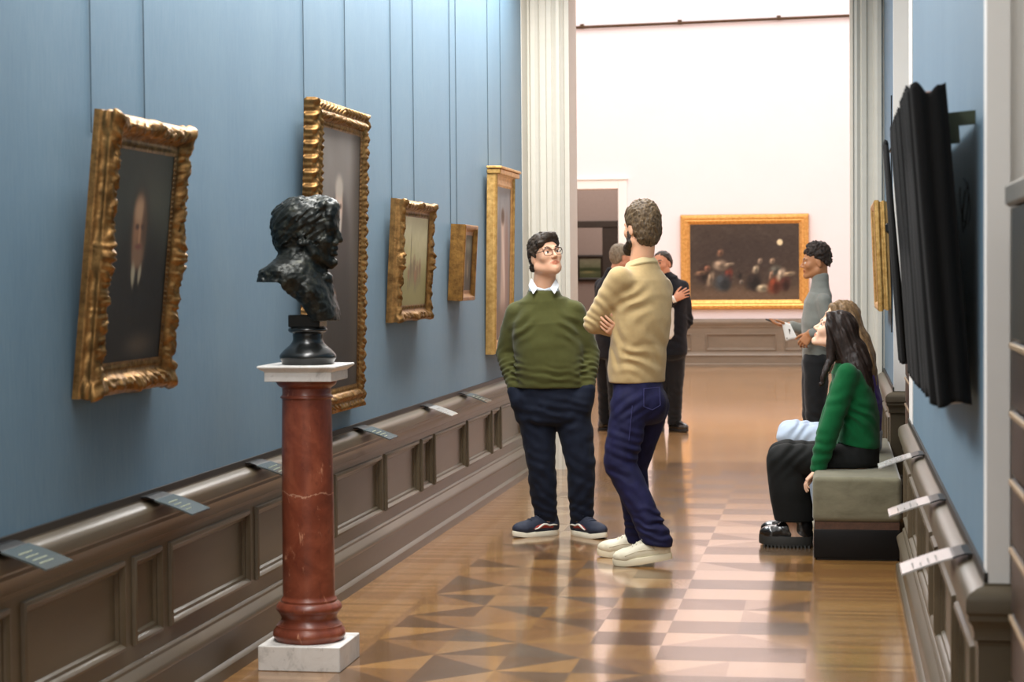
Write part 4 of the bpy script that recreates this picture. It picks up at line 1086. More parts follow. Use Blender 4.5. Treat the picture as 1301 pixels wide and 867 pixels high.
def on_shoe(up, W2, pts, r, name, mat, dz=0.0):
    mb = MB()
    for p in pts: mb.tube(W2(np.array(p)+np.array([0, 0, dz])), r, 6)
    mb.build(name, mat, up, smooth=True)
def laces(up, W2, mat, dz=0.0, n=4, x0=.125):
    L = []
    for i in range(n):
        x = x0+.021*i; L.append([(x+q*.2*abs(q)/.026*.3, q, W2.top(x, q)+.003) for q in (-.026, -.014, 0, .014, .026)])
    x = x0-.004; z = W2.top(x, 0)+.005
    L += [[(x, 0, z), (x+.012, .02, z+.010), (x+.02, .032, z-.004), (x+.004, .012, z)], [(x, 0, z), (x+.010, -.02, z+.010), (x+.018, -.032, z-.004), (x+.002, -.010, z)]]
    on_shoe(up, W2, L, .0026, 'laces', mat)
def side_band(up, W2, xz, sd, r, name, mat, out=.0):
    on_shoe(up, W2, [[(x, W2.side(x, z, sd)+sd*out, z) for x, z in xz]], r, name, mat)
def cloth(name, c, rough=.85, vary=.06, vs=30, bs=500, bump=.15, sheen=.15, stretch=None):
    m = NT(name); col = lin(c); f = m.noise(m.coords(), vs, 6, .65)
    w = m.noise(m.coords(stretch or (1, 1, 1)), bs, 2)
    m.set(Base_Color=m.ramp(f, [(.3, tuple(x*(1-vary) for x in col)), (.7, tuple(x*(1+vary) for x in col))]), Roughness=rough, Specular_IOR_Level=.2,
          Sheen_Weight=sheen, Sheen_Roughness=.5, Normal=m.bump(w, bump, .0015)); return m.m
def hairmat(name, a, b, rough=.6):
    m = NT(name); f = m.noise(m.coords((1, 1, .35)), 90, 4, .6, .6)
    m.set(Base_Color=m.ramp(f, [(.3, lin(a)), (.75, lin(b))]), Roughness=rough, Specular_IOR_Level=.3, Normal=m.bump(f, .35, .003)); return m.m
def short_hair(S, c, A, s=1.0, line=(.93, -.012), grow=1.0, top=.0, strand=None, seed=1, amp=.004, fringe=0.0):
    c = np.array(c, float); L = lambda f, l, u: c+A @ (np.array([f, l, u])*s)
    S.ell(L(-.014, 0, .038+top*.5), (.101*s*grow, .083*s*grow, (.088+top*.5)*s*grow), A, .01)
    S.ell(L(-.035, 0, -.01), (.072*s*grow, .078*s*grow, .075*s), A, .03)
    sl, of = line; n = A @ unit((sl, 0, -1.0)); S.cut(L(0, 0, of), n, .008)
    S.ell(L(-.012, .084, -.016), (.026*s, .03*s, .034*s), A, .006, sub=True); S.ell(L(-.012, -.084, -.016), (.026*s, .03*s, .034*s), A, .006, sub=True)
    return L
# ================= man in the green sweater
def man_green():
    Y = 11.2; P = lambda u, v, dy=0.0: at(u, v, Y+dy)
    r = thing('person', 'standing person in olive green sweater and glasses, hands in navy trouser pockets', 'person', (P(716, 600)[0], Y, 0))
    FT = unit((.16, -.98, 0)); lat = unit(np.cross((0, 0, 1), FT))   # his left = picture right
    hc = P(693, 325.5, -.02); A = axes((.58, -.78, .24), roll=math.radians(5))
    shR, shL = P(657, 398), P(729, 396); elR, elL = P(643, 449, .05), P(749, 449, .05); wrR, wrL = P(655, 495, -.05), P(746, 494, -.05)
    hipR, hipL = P(681, 520), P(727, 520); knR, knL = P(688, 592, -.03), P(738, 592, -.02); anR, anL = P(693, 660), P(739, 660)
    lo, hi = figure_bounds([hc, shR, shL, elR, elL, (anR[0], Y, 0)], .2); lo[2] = -.02; hi[2] = 1.75
    S = SDF(lo, hi, .003)
    S.chain([(hc+A @ np.array([-.02, 0, -.05]), .060), (P(691, 372, .02), .066)], .02, SK)
    head(S, hc, A, 1.0, jaw=1.2)
    S.ell(hc+A @ np.array([.03, 0, -.082]), (.045, .052, .030), A, .03, SK)
    S.loft([(P(702, 510), .15, .11), (P(700, 460), .15, .11), (P(695, 415), .15, .10), (P(692, 393), .11, .06)], lat, .02, SK)
    for sh, el, wr, sd in ((shR, elR, wrR, -1), (shL, elL, wrL, 1)):
        S.chain([(sh, .05), (el, .04), (wr, .029)], .02, SK)
        hand(S, wr+np.array([0, .035, -.0])-lat*sd*.02, unit(np.array([0, 0, -1.0])+FT*.05-lat*sd*.42), -FT*.3-lat*sd, FT, .25, s=.9)
    for hp, kn, an in ((hipR, knR, anR), (hipL, knL, anL)): S.chain([(hp, .08), (kn, .055), (an, .042)], .02, SK)
    foot(S, (anR[0], anR[1], .1), (-.78, -.63)); foot(S, (anL[0], anL[1], .1), (.70, -.71))
    S.build('body', M_SKIN, r, palette((216, 168, 138), iris=(52, 40, 30), brow=(48, 36, 28)))
    # hair
    S = SDF(hc-.17, hc+.19, .004); L = short_hair(S, hc, A, 1.01, (.95, -.012), 1.02, .012)
    S.chain([(L(.062, -.058, .062), .018), (L(.082, -.01, .10), .022), (L(.068, .04, .098), .020), (L(.03, .07, .07), .018)], .02)
    S.chain([(L(-.01, -.074, .03), .014), (L(.012, -.074, -.0), .008)], .01); S.chain([(L(-.06, -.055, -.05), .022), (L(-.075, 0, -.06), .026)], .015)
    D = np.stack([A @ unit((.3, .9, .3)), A @ unit((.9, -.3, 0)), A @ np.array([0, 0, 1.])], 1)
    S.rough(.0045, .02, 4, stretch=(D, (.07, .009, .010))); S.rough(.0035, .03, 14)
    S.build('hair', hairmat('dark brown hair', (30, 24, 20), (66, 54, 42)), r)
    # glasses
    mb = MB(); Lh = lambda f, l, u: hc+A @ np.array([f, l, u])
    for e in (-1, 1):
        mb.tube([Lh(.104-.4*abs(x)*(1 if x*e > 0 else .3), e*.035+x, .001+y) for x, y in [(.026*math.copysign(abs(math.cos(t))**.7, math.cos(t)), .02*math.copysign(abs(math.sin(t))**.7, math.sin(t))) for t in np.linspace(0, 2*math.pi, 17)]], [.0026 if 0 < t < math.pi else .0014 for t in np.linspace(0, 2*math.pi, 17)], 6)
        mb.tube([Lh(.096, e*.057, .010), Lh(.05, e*.077, .012), Lh(-.01, e*.081, .010)], .0022, 6)
    mb.tube([Lh(.107, -.011, .008), Lh(.111, 0, .011), Lh(.107, .011, .008)], .002, 6)
    mb.build('eyeglasses', flat('dark horn and metal', (58, 44, 34), .3, .3), r, smooth=True)
    # shirt collar
    S = SDF(P(691, 372)-.16, P(691, 360)+.16, .004)
    nb = P(691, 372, .02); n2 = nb+.058*unit(np.array([0, 0, .93])+FT*.30)
    S.loft([(nb, .088, .082), (n2, .078, .076)], lat, .01, cap=.2); S.loft([(nb-np.array([0, 0, .03]), .07, .066), (n2+np.array([0, 0, .05]), .07, .068)], lat, .004, sub=True, cap=.3)
    S.ell(n2+FT*.085-np.array([0, 0, .0]), (.03, .05, .035), k=.01, sub=True)
    S.cut(n2+np.array([0, 0, .004]), unit(np.array([0, 0, 1.0])+FT*.5), .004)
    mb = MB()
    S.build('shirt_collar', flat('pale blue striped shirt', (206, 216, 224), .8), r)
    for sd in (-1, 1):
        cp = MB()
        a, b, c_, d = P(691+sd*16, 353.5, -.02), P(691+sd*8, 366, -.094), P(691+sd*13.5, 374, -.112), P(691+sd*19.5, 363, -.06)
        th = FT*.006; cp.add([a, b, c_, d, a-th, b-th, c_-th, d-th], [(0, 1, 2, 3), (7, 6, 5, 4), (0, 4, 5, 1), (1, 5, 6, 2), (2, 6, 7, 3), (3, 7, 4, 0)])
        cp.build('collar_point', flat('white shirt cotton', (216, 220, 224), .8), r)
    # sweater
    S = SDF(lo-.02, hi+.02, .006)
    S.loft([(P(701, 497), .198, .152), (P(700, 470), .205, .165), (P(697, 440), .200, .160), (P(694, 412), .198, .145), (P(692, 394), .170, .116), (P(691, 384), .146, .106), (P(691, 374), .098, .09)], lat, .02, cap=.35)
    for sh, el, wr in ((shR, elR, wrR), (shL, elL, wrL)):
        S.chain([(sh+np.array([0, 0, -.004]), .068), ((sh+el)/2, .066), (el, .060), ((el+wr)/2, .054), (wr+(el-wr)*.1, .043)], .03)
    for i, (el, wr, sd) in enumerate(((elR, wrR, -1), (elL, wrL, 1))):
        ax = unit(wr-el); S.fold(el+(wr-el)*.55, .085, .0085, ax, .030, 5+i, .5); S.fold(el, .07, .006, unit(ax+FT*.3), .036, 8+i)
        S.chain([(wr+(el-wr)*.1, .044), (wr+(el-wr)*.02, .041)], .006)
    for sd, c in ((-1, P(665, 415, -.1)), (1, P(727, 413, -.1))): S.fold(c, (.08, .1, .10), .008, unit(np.array([sd*.55, 0, .85])), .06, 11+sd)
    S.fold(P(700, 480, -.14), (.17, .1, .06), .006, (0.12, 0, 1), .045, 31, 1.6); S.fold(P(655, 470, -.08), (.06, .1, .08), .008, (.3, 0, 1), .04, 33); S.fold(P(745, 470, -.08), (.06, .1, .08), .007, (-.3, 0, 1), .04, 35)
    S.rough(.004, .09, 7)
    S.cut(P(700, 494, -.12), (0, 0, -1), .008, lo=P(660, 520)-np.array([0.02, .4, .2]), hi=P(740, 470)+np.array([.02, .4, 0]))
    S.build('sweater', cloth('olive green knit', (72, 73, 36), .9, .07, 40, 420, .22, .12), r)
    rb = SDF(P(691, 376)-.16, P(691, 366)+.16, .004); n1 = P(691, 375, .0); ta = unit(np.array([0, 0, .9])+FT*.42); rb.loft([(n1, .098, .100), (n1+ta*.016, .090, .094)], lat, .008, cap=.3); rb.loft([(n1-ta*.03, .080, .084), (n1+ta*.05, .080, .084)], lat, .004, sub=True, cap=.3)
    rb.build('neck_rib', cloth('dark olive rib', (40, 42, 24), .9), r)
    # trousers
    S = SDF(lo-.02, np.array([hi[0], hi[1], P(700, 480)[2]+.05])+.02, .006)
    S.loft([(P(702, 486), .188, .138), (P(703, 515), .206, .142), (P(704, 530), .196, .135)], lat, .02, cap=.4)
    for hp, kn, an, q in ((hipR, knR, anR, 1), (hipL, knL, anL, 1)):
        S.chain([(hp, .107), (hp+(kn-hp)*.5, .097), (kn, .083), (kn+(an-kn)*.5, .076), (an+np.array([0, .01, .02]), .066)], .02)
    for sd, h in ((-1, P(666, 508, -.02)), (1, P(741, 506, -.02))): S.ell(h, (.058, .085, .085), k=.03)
    for sd, wv in ((-1, wrR), (1, wrL)): S.chain([(wv+lat*sd*.002-np.array([0, 0, .004]), .046), (wv-lat*sd*.025-np.array([0, 0, .08]), .055), (wv-lat*sd*.045-np.array([0, -.02, .15]), .05)], .02)
    for kn, an, i in ((knR, anR, 0), (knL, anL, 4)):
        S.fold(an+np.array([0, 0, .07]), (.1, .12, .09), .0055, (.3, .2, 1), .052, 41+i); S.fold(kn, (.1, .12, .12), .006, (.5, 0, 1), .07, 43+i)
    S.fold(P(705, 525, -.1), (.16, .12, .09), .006, (.2, 0, 1), .05, 47); S.fold(hipR+np.array([0, -.08, -.1]), .1, .005, (.6, 0, .8), .07, 48); S.fold(hipL+np.array([0, -.08, -.1]), .1, .005, (-.6, 0, .8), .07, 49)
    S.fold((knR+anR)/2, (.09, .1, .13), .005, unit((.7, 0, .6)), .06, 61); S.fold((knL+anL)/2, (.09, .1, .13), .005, unit((-.7, 0, .6)), .06, 62)
    S.rough(.005, .06, 17)
    for an in (anR, anL): S.cut((an[0], an[1], .076), unit((0, -.15, -1)), .006, lo=(an[0]-.13, lo[1]-.1, -.1), hi=(an[0]+.12, hi[1]+.1, .25))
    S.build('trousers', cloth('navy cotton twill', (15, 22, 38), .8, .15, 14, 600, .1, .05), r)
    # watch
    mb = MB(); w0 = wrL+np.array([.004, -.0, -.006]); ax = unit(wrL-elL)
    aa = unit(np.cross(ax, FT)); bb = np.cross(ax, aa)
    mb.tube([w0+aa*.036*math.cos(t)+bb*.036*math.sin(t) for t in np.linspace(0, 2*math.pi, 20)], .007, 8); mb.tube([w0+lat*.032-FT*.0, w0+lat*.042], .017, 14)
    mb.build('wristwatch', flat('black watch', (24, 24, 26), .25), r, smooth=True)
    # shoes
    nav = flat('navy suede', (34, 40, 58), .75, vary=.15); red = flat('dark red suede', (150, 44, 36), .7); wh = flat('white leather stripe', (224, 220, 208), .5)
    for an, D in ((anR, (-.78, -.63)), (anL, (.70, -.71))):
        D = unit((*D, 0)); hl = np.array([an[0], an[1], 0])-D*.085
        up, W2 = shoe(r, hl, D, nav, M_SOLE_W, .30, .052, sole_h=.028)
        for sd in (-1, 1):
            side_band(up, W2, [(x, .048+.012*math.sin((x-.05)*22)) for x in np.linspace(.05, .20, 10)], sd, [.006, .010, .013, .014, .014, .014, .013, .011, .008, .005], 'red_panel', red, -.004)
            side_band(up, W2, [(.035, .060), (.06, .064), (.085, .060), (.105, .068), (.125, .070), (.145, .060), (.165, .050), (.185, .046)], sd, [.004, .005, .006, .006, .006, .006, .005, .004], 'side_stripe', wh, .008)
        laces(up, W2, flat('navy laces', (60, 66, 82), .8))
man_green()
# ================= man in the beige sweater, seen from behind
def man_beige():
    Y = 10.3; P = lambda u, v, dy=0.0: at(u, v, Y+dy)
    r = thing('person', 'standing person in beige sweater and blue jeans seen from behind with folded arms', 'person', (P(808, 600)[0], Y, 0))
    FT = unit((-.80, .60, 0)); lat = unit(np.cross((0, 0, 1), FT)); FH = unit((-.92, .38, 0)); lath = unit(np.cross((0, 0, 1), FH))
    hc = P(815, 290.5, .0); A = axes((-.64, .765, -.04))
    shL, shR = P(788, 354, -.13), P(839, 368, .13); elL = P(755, 410, -.06); wrL = P(797, 421, .16); elR = P(836, 420, .30); wrR = P(790, 424, -.06)
    hipL, hipR = P(800, 515, -.09), P(826, 515, .09); knL, knR = P(788, 590, -.14), P(802, 594, .10)
    toeL, toeR = np.array([-1.115, 10.06, 0]), np.array([-1.235, 10.37, 0]); DL, DR = unit((-.98, -.10, 0)), unit((-.97, -.08, 0))
    hL, hR = toeL-DL*.298, toeR-DR*.298
    anL = hL+DL*.075+np.array([0, 0, .145]); anR = hR+DR*.08+np.array([0, 0, .11])
    lo, hi = figure_bounds([hc, shR, shL, elR, elL, anL, anR], .2); lo[2] = -.02; hi[2] = 1.87
    S = SDF(lo, hi, .004)
    S.chain([(hc+A @ np.array([-.025, 0, -.05]), .058), (P(815, 334, .0), .062), (P(817, 350), .07)], .02, SK)
    head(S, hc, A, 1.0)
    S.loft([(P(810, 505), .115, .085), (P(810, 460), .125, .09), (P(815, 405), .16, .10), (P(816, 362), .12, .06)], lat, .02, SK)
    for sh, el, wr in ((shR, elR, wrR), (shL, elL, wrL)): S.chain([(sh, .046), (el, .038), (wr, .028)], .02, SK)
    hand(S, wrR, unit(P(768, 413, -.14)-wrR), unit((.25, .95, .1)), (0, 0, 1), (.3, .35, .4, .45), s=.95, thumb=(.25, .1))
    hand(S, wrL, unit(np.array([.5, .5, -.2])), unit((.4, -.6, 0)), (0, 0, 1), .2, s=.95)
    for hp, kn, an in ((hipR, knR, anR), (hipL, knL, anL)): S.chain([(hp, .08), (kn, .055), (an, .042)], .02, SK)
    foot(S, (anR[0], anR[1], .1), DR); foot(S, (anL[0], anL[1], .14), DL, lift=.045)
    S.build('body', M_SKIN, r, palette((222, 170, 136), brow=(50, 38, 28)))
    S = SDF(hc-.18, hc+.19, .004); L = short_hair(S, hc, A, 1.02, (.98, -.012), 1.04, .022)
    S.ell(L(-.06, 0, -.045), (.045, .062, .055), A, .02)
    S.ell(L(-.02, .088, -.02), (.024, .03, .034), A, .006, sub=True)
    D = np.stack([A @ unit((-.7, .3, .6)), A @ unit((.6, .5, .5)), A @ unit((0, 1, -.5))], 1)
    S.rough(.0045, .02, 4, stretch=(D, (.045, .008, .009))); S.rough(.003, .035, 8)
    S.build('hair', hairmat('brown hair', (50, 40, 30), (118, 96, 68)), r)
    S = SDF(hc-.2, hc+.16, .004); L = lambda f, l, u: hc+A @ np.array([f, l, u])
    for e in (-1, 1): S.chain([(L(.012, e*.069, -.02), .012), (L(.01, e*.060, -.07), .024), (L(.07, e*.03, -.10), .030)], .02)
    S.chain([(L(.07, .03, -.104), .031), (L(.085, 0, -.108), .034), (L(.07, -.03, -.104), .031)], .02); S.chain([(L(.098, -.024, -.046), .008), (L(.104, 0, -.043), .009), (L(.098, .024, -.046), .008)], .008)
    S.rough(.003, .012, 5); S.build('beard', hairmat('dark beard', (34, 27, 22), (72, 56, 42)), r)
    # sweater
    S = SDF(lo-.03, hi+.03, .006)
    S.loft([(P(809, 486), .156, .122), (P(809, 470), .160, .127), (P(811, 440), .160, .126), (P(815, 405), .178, .130), (P(816, 374), .172, .118), (P(816, 357), .158, .102), (P(816, 342), .105, .082), (P(815, 334), .074, .074)], lat, .02, cap=.35)
    S.chain([(shL, .066), ((shL+elL)/2, .062), (elL, .056), ((elL+wrL)/2, .050), (wrL, .042)], .03)
    S.chain([(shR, .066), ((shR+elR)/2, .060), (elR, .054), ((elR+wrR)/2, .048), (wrR+(elR-wrR)*.12, .040)], .03)
    ax = unit(elL-shL); S.fold((shL+elL)/2, .09, .006, unit(ax+lat*.4), .055, 5); S.fold(elL, .08, .008, unit(np.array([.6, 0, .8])), .04, 6)
    S.fold(P(806, 385, -.14), (.09, .1, .09), .009, unit(np.array([-.5, 0, .87])), .065, 9); S.fold(P(812, 455, -.12), (.12, .12, .09), .009, unit(np.array([.35, 0, .93])), .065, 12, 1.5)
    S.fold(P(790, 440, -.1), (.07, .1, .12), .009, unit(np.array([.9, 0, .3])), .06, 14); S.fold(P(838, 440, -.05), (.06, .1, .14), .006, unit(np.array([.8, 0, .5])), .07, 15)
    S.rough(.004, .09, 7)
    S.cut(P(809, 486, 0), (0, 0, -1), .006, lo=P(770, 520)-np.array([0, .4, .3]), hi=P(850, 470)+np.array([0, .4, 0]))
    S.build('sweater', cloth('beige wool knit', (182, 156, 110), .9, .05, 40, 420, .22, .25), r)
    rb = SDF(P(815, 336)-.14, P(815, 336)+.14, .004); n1 = P(815, 338, .0); ta = unit(np.array([0, 0, .95])+FT*.3)
    rb.loft([(n1, .088, .084), (n1+ta*.020, .078, .076)], lat, .008, cap=.3); rb.loft([(n1-ta*.03, .07, .068), (n1+ta*.05, .068, .066)], lat, .004, sub=True, cap=.3)
    rb.build('neck_rib', cloth('beige rib', (196, 178, 134), .9), r)
    S = SDF(lo-.02, np.array([hi[0], hi[1], P(808, 470)[2]]), .005)
    S.loft([(P(809, 478, 0), .142, .112), (P(810, 500, 0), .152, .120), (P(812, 515, 0), .158, .128), (P(811, 528, 0), .150, .120)], lath, .02, cap=.4)
    S.ell(P(829, 514, -.04), (.075, .085, .085), k=.04); S.ell(P(829, 514, .10), (.075, .085, .085), k=.04)
    for hp, kn, an, rr in ((hipL, knL, anL, .074), (hipR, knR, anR, .070)):
        S.chain([(hp, .098), (hp+(kn-hp)*.5, .094), (kn, .084), (kn+(an-kn)*.5, .074), (an-np.array([0, 0, .03]), rr)], .02)
    ax = unit(anL-knL); S.fold(knL+np.array([.02, 0, 0]), (.1, .12, .12), .009, unit(np.array([.5, 0, .85])), .06, 3); S.fold(anL+np.array([0, 0, .06]), (.1, .12, .09), .010, (.25, 0, 1), .04, 4); S.fold((hipL+knL)/2, (.1, .1, .16), .006, unit(np.array([.7, 0, .7])), .08, 5)
    S.fold((anL+knL)/2, (.09, .1, .12), .006, unit(np.array([.8, 0, .5])), .06, 15); S.fold((hipL+knL*2)/3+np.array([.03, -.03, 0]), (.09, .1, .1), .007, unit(np.array([.3, 0, .9])), .045, 25); S.fold(hipL+np.array([0, -.06, .0]), (.1, .1, .09), .006, unit(np.array([.6, 0, -.7])), .05, 26); S.fold(anR+np.array([0, 0, .06]), (.1, .12, .08), .007, (.2, 0, 1), .04, 6); S.rough(.004, .08, 17)
    S.cut((anL[0], anL[1], .105), unit((-.12, 0, -1)), .006, lo=(lo[0], lo[1]-.1, -.1), hi=(hi[0], (anL[1]+anR[1])/2, .4)); S.cut((anR[0], anR[1], .075), (0, 0, -1), .006, lo=(lo[0], (anL[1]+anR[1])/2, -.1), hi=(hi[0], hi[1]+.1, .3))
    S.build('jeans', cloth('indigo denim', (25, 25, 58), .75, .35, 11, 700, .15, .02), r)
    # back pocket and stitching lie on the cloth
    mb = MB(); q = [P(818, 494, -.145), P(838, 492, -.09), P(839, 515, -.125), P(829, 521, -.165), P(818, 517, -.172)]
    mb.tube(q+[q[0]], .0016, 6); mb.tube([P(804, 490, -.135), P(803, 520, -.19), P(799, 560, -.215)], .0014, 6); mb.build('pocket_stitching', flat('faded blue stitching', (56, 56, 104), .8), r)
    cr = flat('cream leather', (214, 206, 182), .5, vary=.06, bump=.15, bs=60)
    for hl, D, pt in ((hL, DL, math.radians(9)), (hR, DR, math.radians(2))):
        up, W2 = shoe(r, hl, D, cr, flat('cream rubber', (222, 212, 184), .6), .30, .05, pitch=pt, sole_h=.034)
        laces(up, W2, flat('cream laces', (216, 208, 190), .8)); on_shoe(up, W2, [[(.012, -.02, .10), (-.002, 0, .115), (.012, .02, .10)]], .008, 'heel_tab', cr)
        for sd in (-1, 1):
            side_band(up, W2, [(x, .050+.02*math.sin((x-.03)*14)) for x in np.linspace(.03, .235, 12)], sd, .004, 'seam_overlay', flat('cream suede overlay', (200, 190, 164), .7), .0)
            side_band(up, W2, [(.06, .04), (.085, .075), (.105, .098)], sd, .004, 'seam_overlay', flat('cream suede overlay', (200, 190, 164), .7), .0)
man_beige()

# ================= the two women on the bench
def seated_woman(label, Y, hc, A, hip, knee, an, sh, top_mat, leg_mat, pal, hair_mat, boots, hem, leg_r, arm, tor, seed, drop):
    r = thing('person', label, 'person', (hip[0], Y, 0.432 if False else 0))
    FT = np.array([-1., 0, 0]); lat = np.array([0, -1., 0]); w = .095
    V = lambda p, dy=0.0: np.array([p[0], Y+dy, p[1]])
    pts = [hc, V(hip), V(knee), V(an), V(sh)]; lo, hi = figure_bounds(pts, .3); lo[2] = -.02
    S = SDF(lo, hi, .0035)
    nk = V((sh[0]+.01, sh[1]+.045))
    S.chain([(hc+A @ np.array([-.03, 0, -.05]), .048), (nk, .050)], .02, SK)
    head(S, hc, A, .95, True)
    S.loft([(V((hip[0], hip[1]+.075)), .13, .085), (V(((hip[0]+sh[0])/2+.01, (hip[1]+sh[1])/2)), .12, .085), (V((sh[0]+.01, sh[1]-.06)), .13, .085), (V((sh[0]+.01, sh[1]-.03)), .08, .035)], lat, .02, SK)
    for e, dy in ((1, -1), (-1, 1)):
        S.chain([(V(hip, dy*w), .075), (V(knee, dy*(w+.02)), .05), (V(an, dy*(w+.02)), .036)], .02, SK); foot(S, (an[0]+.01, Y+dy*(w+.02), .12), (-1, -.05*dy))
        s0 = V((sh[0], sh[1]-.03), dy*.165); el, wr = V(arm[0], dy*.205), V(arm[1], dy*.20)
        S.chain([(s0, .042), (el, .034), (wr, .025)], .02, SK)
        hand(S, wr, arm[2], (.35, 0, -.94) if arm[3] else (0, 0, -1), (0, -dy, .2), arm[4], s=.9)
    S.build('body', M_SKIN, r, pal)
    # top
    S = SDF(lo-.02, hi+.02, .006)
    S.loft([(V(tor[0]), .178, .118), (V(tor[1]), .170, .115), (V(tor[2]), .172, .112), (V((sh[0]+.012, sh[1]-.035)), .155, .095), (V((sh[0]+.012, sh[1]+.004)), .105, .082), (V((sh[0]+.006, sh[1]+.036)), .072, .068)], lat, .02, cap=.35)
    for dy in (-1, 1):
        s0 = V((sh[0], sh[1]-.032), dy*.155); el, wr = V(arm[0], dy*.205), V(arm[1], dy*.20)
        S.chain([(s0, .060), ((s0+el)/2, .060), (el, .058), ((el+wr)/2, .054), (wr+(el-wr)*.06, .043)], .025)
        ax = unit(wr-el); S.fold(el+(wr-el)*.5, .09, .007, unit(ax+np.array([.3, 0, 0])), .055, seed+1); S.fold((s0+el)/2, .09, .005, unit(ax+np.array([.6, 0, 0])), .07, seed+2)
    S.fold(V((tor[1][0], tor[1][1]), -.15), (.1, .1, .1), .008, unit((.6, 0, .8)), .06, seed+3); S.rough(.004, .08, seed)
    S.cut(V(tor[0]), unit((-.2, 0, -1)), .006, lo=V((tor[0][0]-.1, tor[0][1]-.3), -.185), hi=V((tor[0][0]+.3, tor[0][1]+.05), .185))
    S.build('sweater', top_mat, r)
    # trousers
    S = SDF(lo-.02, np.array([hi[0], hi[1], hip[1]+.30]), .006)
    S.loft([(V((hip[0]+.02, hip[1]+.08)), .165, .105), (V((hip[0]+.01, hip[1])), .185, .112)], lat, .02, cap=.5)
    for dy in (-1, 1):
        hp, kn, a = V((hip[0]-.02, hip[1]), dy*w), V(knee, dy*(w+.02)), V((an[0], hem), dy*(w+.02))
        S.chain([(hp, .098), ((hp+kn)/2, .090), (kn, leg_r[0]), ((kn+a)/2, leg_r[1]), (a, leg_r[2])], .02)
        S.fold(kn+np.array([.05, 0, .02]), .12, .007, unit((.7, 0, -.6)), .055, seed+5); S.fold(hp+np.array([-.05, 0, 0]), .1, .007, unit((.8, 0, .5)), .05, seed+6); S.fold((kn+a)/2, (.1, .1, .16), .004, (1, 0, .2), .07, seed+7)
    S.rough(.003, .08, seed+8); S.cut((0, Y, hem), (0, 0, -1), .005, lo=(lo[0]-.1, lo[1]-.1, -.2), hi=(hi[0], hi[1]+.1, hem+.12))
    S.cut((0, Y, .436), (0, 0, -1), .004, lo=(-.118, lo[1], .2), hi=(hi[0]+.1, hi[1], .6))
    S.build('trousers', leg_mat, r)
    for dy in (-1, 1):
        hl = np.array([an[0]+.095, Y+dy*(w+.02), 0]); up, W2 = shoe(r, hl, (-1, -.05*dy, 0), *boots)
        laces(up, W2, flat('black laces', (20, 20, 20), .8))
    # long hair
    S = SDF(hc-np.array([.3, .19, drop+.24]), hc+np.array([.30, .19, .18]), .0045); L = lambda f, l, u: hc+A @ np.array([f, l, u])
    S.ell(L(-.012, 0, .036), (.096, .080, .088), A, .01); S.ell(L(-.05, 0, -.02), (.070, .080, .09), A, .03)
    n = A @ unit((.95, 0, -.40)); S.cut(L(.052, 0, .02), n, .01)
    for e in (-1, 1):
        S.chain([(L(.058, e*.045, .068), .022), (L(.030, e*.074, .01), .022), (L(.0, e*.078, -.05), .024), (np.array([sh[0]-.085, Y-e*.085, sh[1]+.045]), .020), (np.array([sh[0]-.115, Y-e*.11, sh[1]-.02]), .017), (np.array([sh[0]-.135, Y-e*.115, sh[1]-.09]), .012)], .02)
    X = lambda dx, dz: np.array([sh[0]+dx, Y, sh[1]+dz])
    S.loft([(L(-.05, 0, -.02), .086, .070), (X(.018, .075), .102, .092), (X(.05, .0), .125, .085), (X(.085, -.09), .130, .058), (X(.118, -.19), .105, .036), (X(.135, -drop), .06, .018)], lat, .03)
    S.rough(.006, .03, seed, stretch=(np.stack([unit((.35, 0, -.95)), np.array([0, 1., 0]), unit((.95, 0, .35))], 1), (.22, .016, .016)))
    S.build('hair', hair_mat, r)
    return r
Y1 = 10.96; Q = lambda u, v: (at(u, v, Y1)[0], at(u, v, Y1)[2])
leather = flat('black polished leather', (26, 24, 23), .22, spec=.6, coat=.4, bump=.2, bs=40)
seated_woman('seated person in bright green sweater and black trousers with long dark brown hair', Y1, at(1061, 421.5, Y1), axes((-.90, .08, .42)),
    Q(1088, 585), Q(996, 583), Q(1010, 676), Q(1076, 466), cloth('emerald green knit', (6, 86, 45), .9, .08, 40, 420, .22, .12), cloth('black twill', (19, 20, 19), .8, .1, 14, 600, .1, .03),
    palette((236, 192, 164)), hairmat('dark brown long hair', (24, 18, 16), (56, 42, 36), .5), (leather, flat('grey black rubber sole', (46, 45, 42), .5), .285, .048, 'boot', 0.0, .052, 'boot', .008), .145, (.094, .106, .104),
    (Q(1053, 545), Q(1039, 593), unit((-.72, 0, -.69)), True, (.4, .5, .55, .6)), (Q(1090, 566), Q(1090, 530), Q(1084, 495)), 50, .27)
Y2 = 11.85; Q2 = lambda u, v: (at(u, v, Y2)[0], at(u, v, Y2)[2])
seated_woman('seated person in purple top and pale blue jeans, behind the green sweater', Y2, at(1068, 407, Y2), axes((-.97, -.10, .20)),
    Q2(1094, 565), Q2(1005, 553), Q2(1040, 625), Q2(1083, 452), cloth('purple jersey', (66, 40, 128), .85, .1), cloth('pale blue denim', (176, 190, 208), .8, .06, 14, 600, .1),
    palette((228, 178, 146)), hairmat('light brown long hair', (84, 64, 44), (150, 120, 84), .5), (flat('white leather', (220, 218, 212), .5), M_SOLE_W, .27, .045), .12, (.084, .076, .066),
    (Q2(1088, 515), Q2(1066, 550), unit((-.95, 0, -.2)), False, (.2, .2, .2, .2)), (Q2(1094, 552), Q2(1096, 515), Q2(1090, 482)), 70, .19)

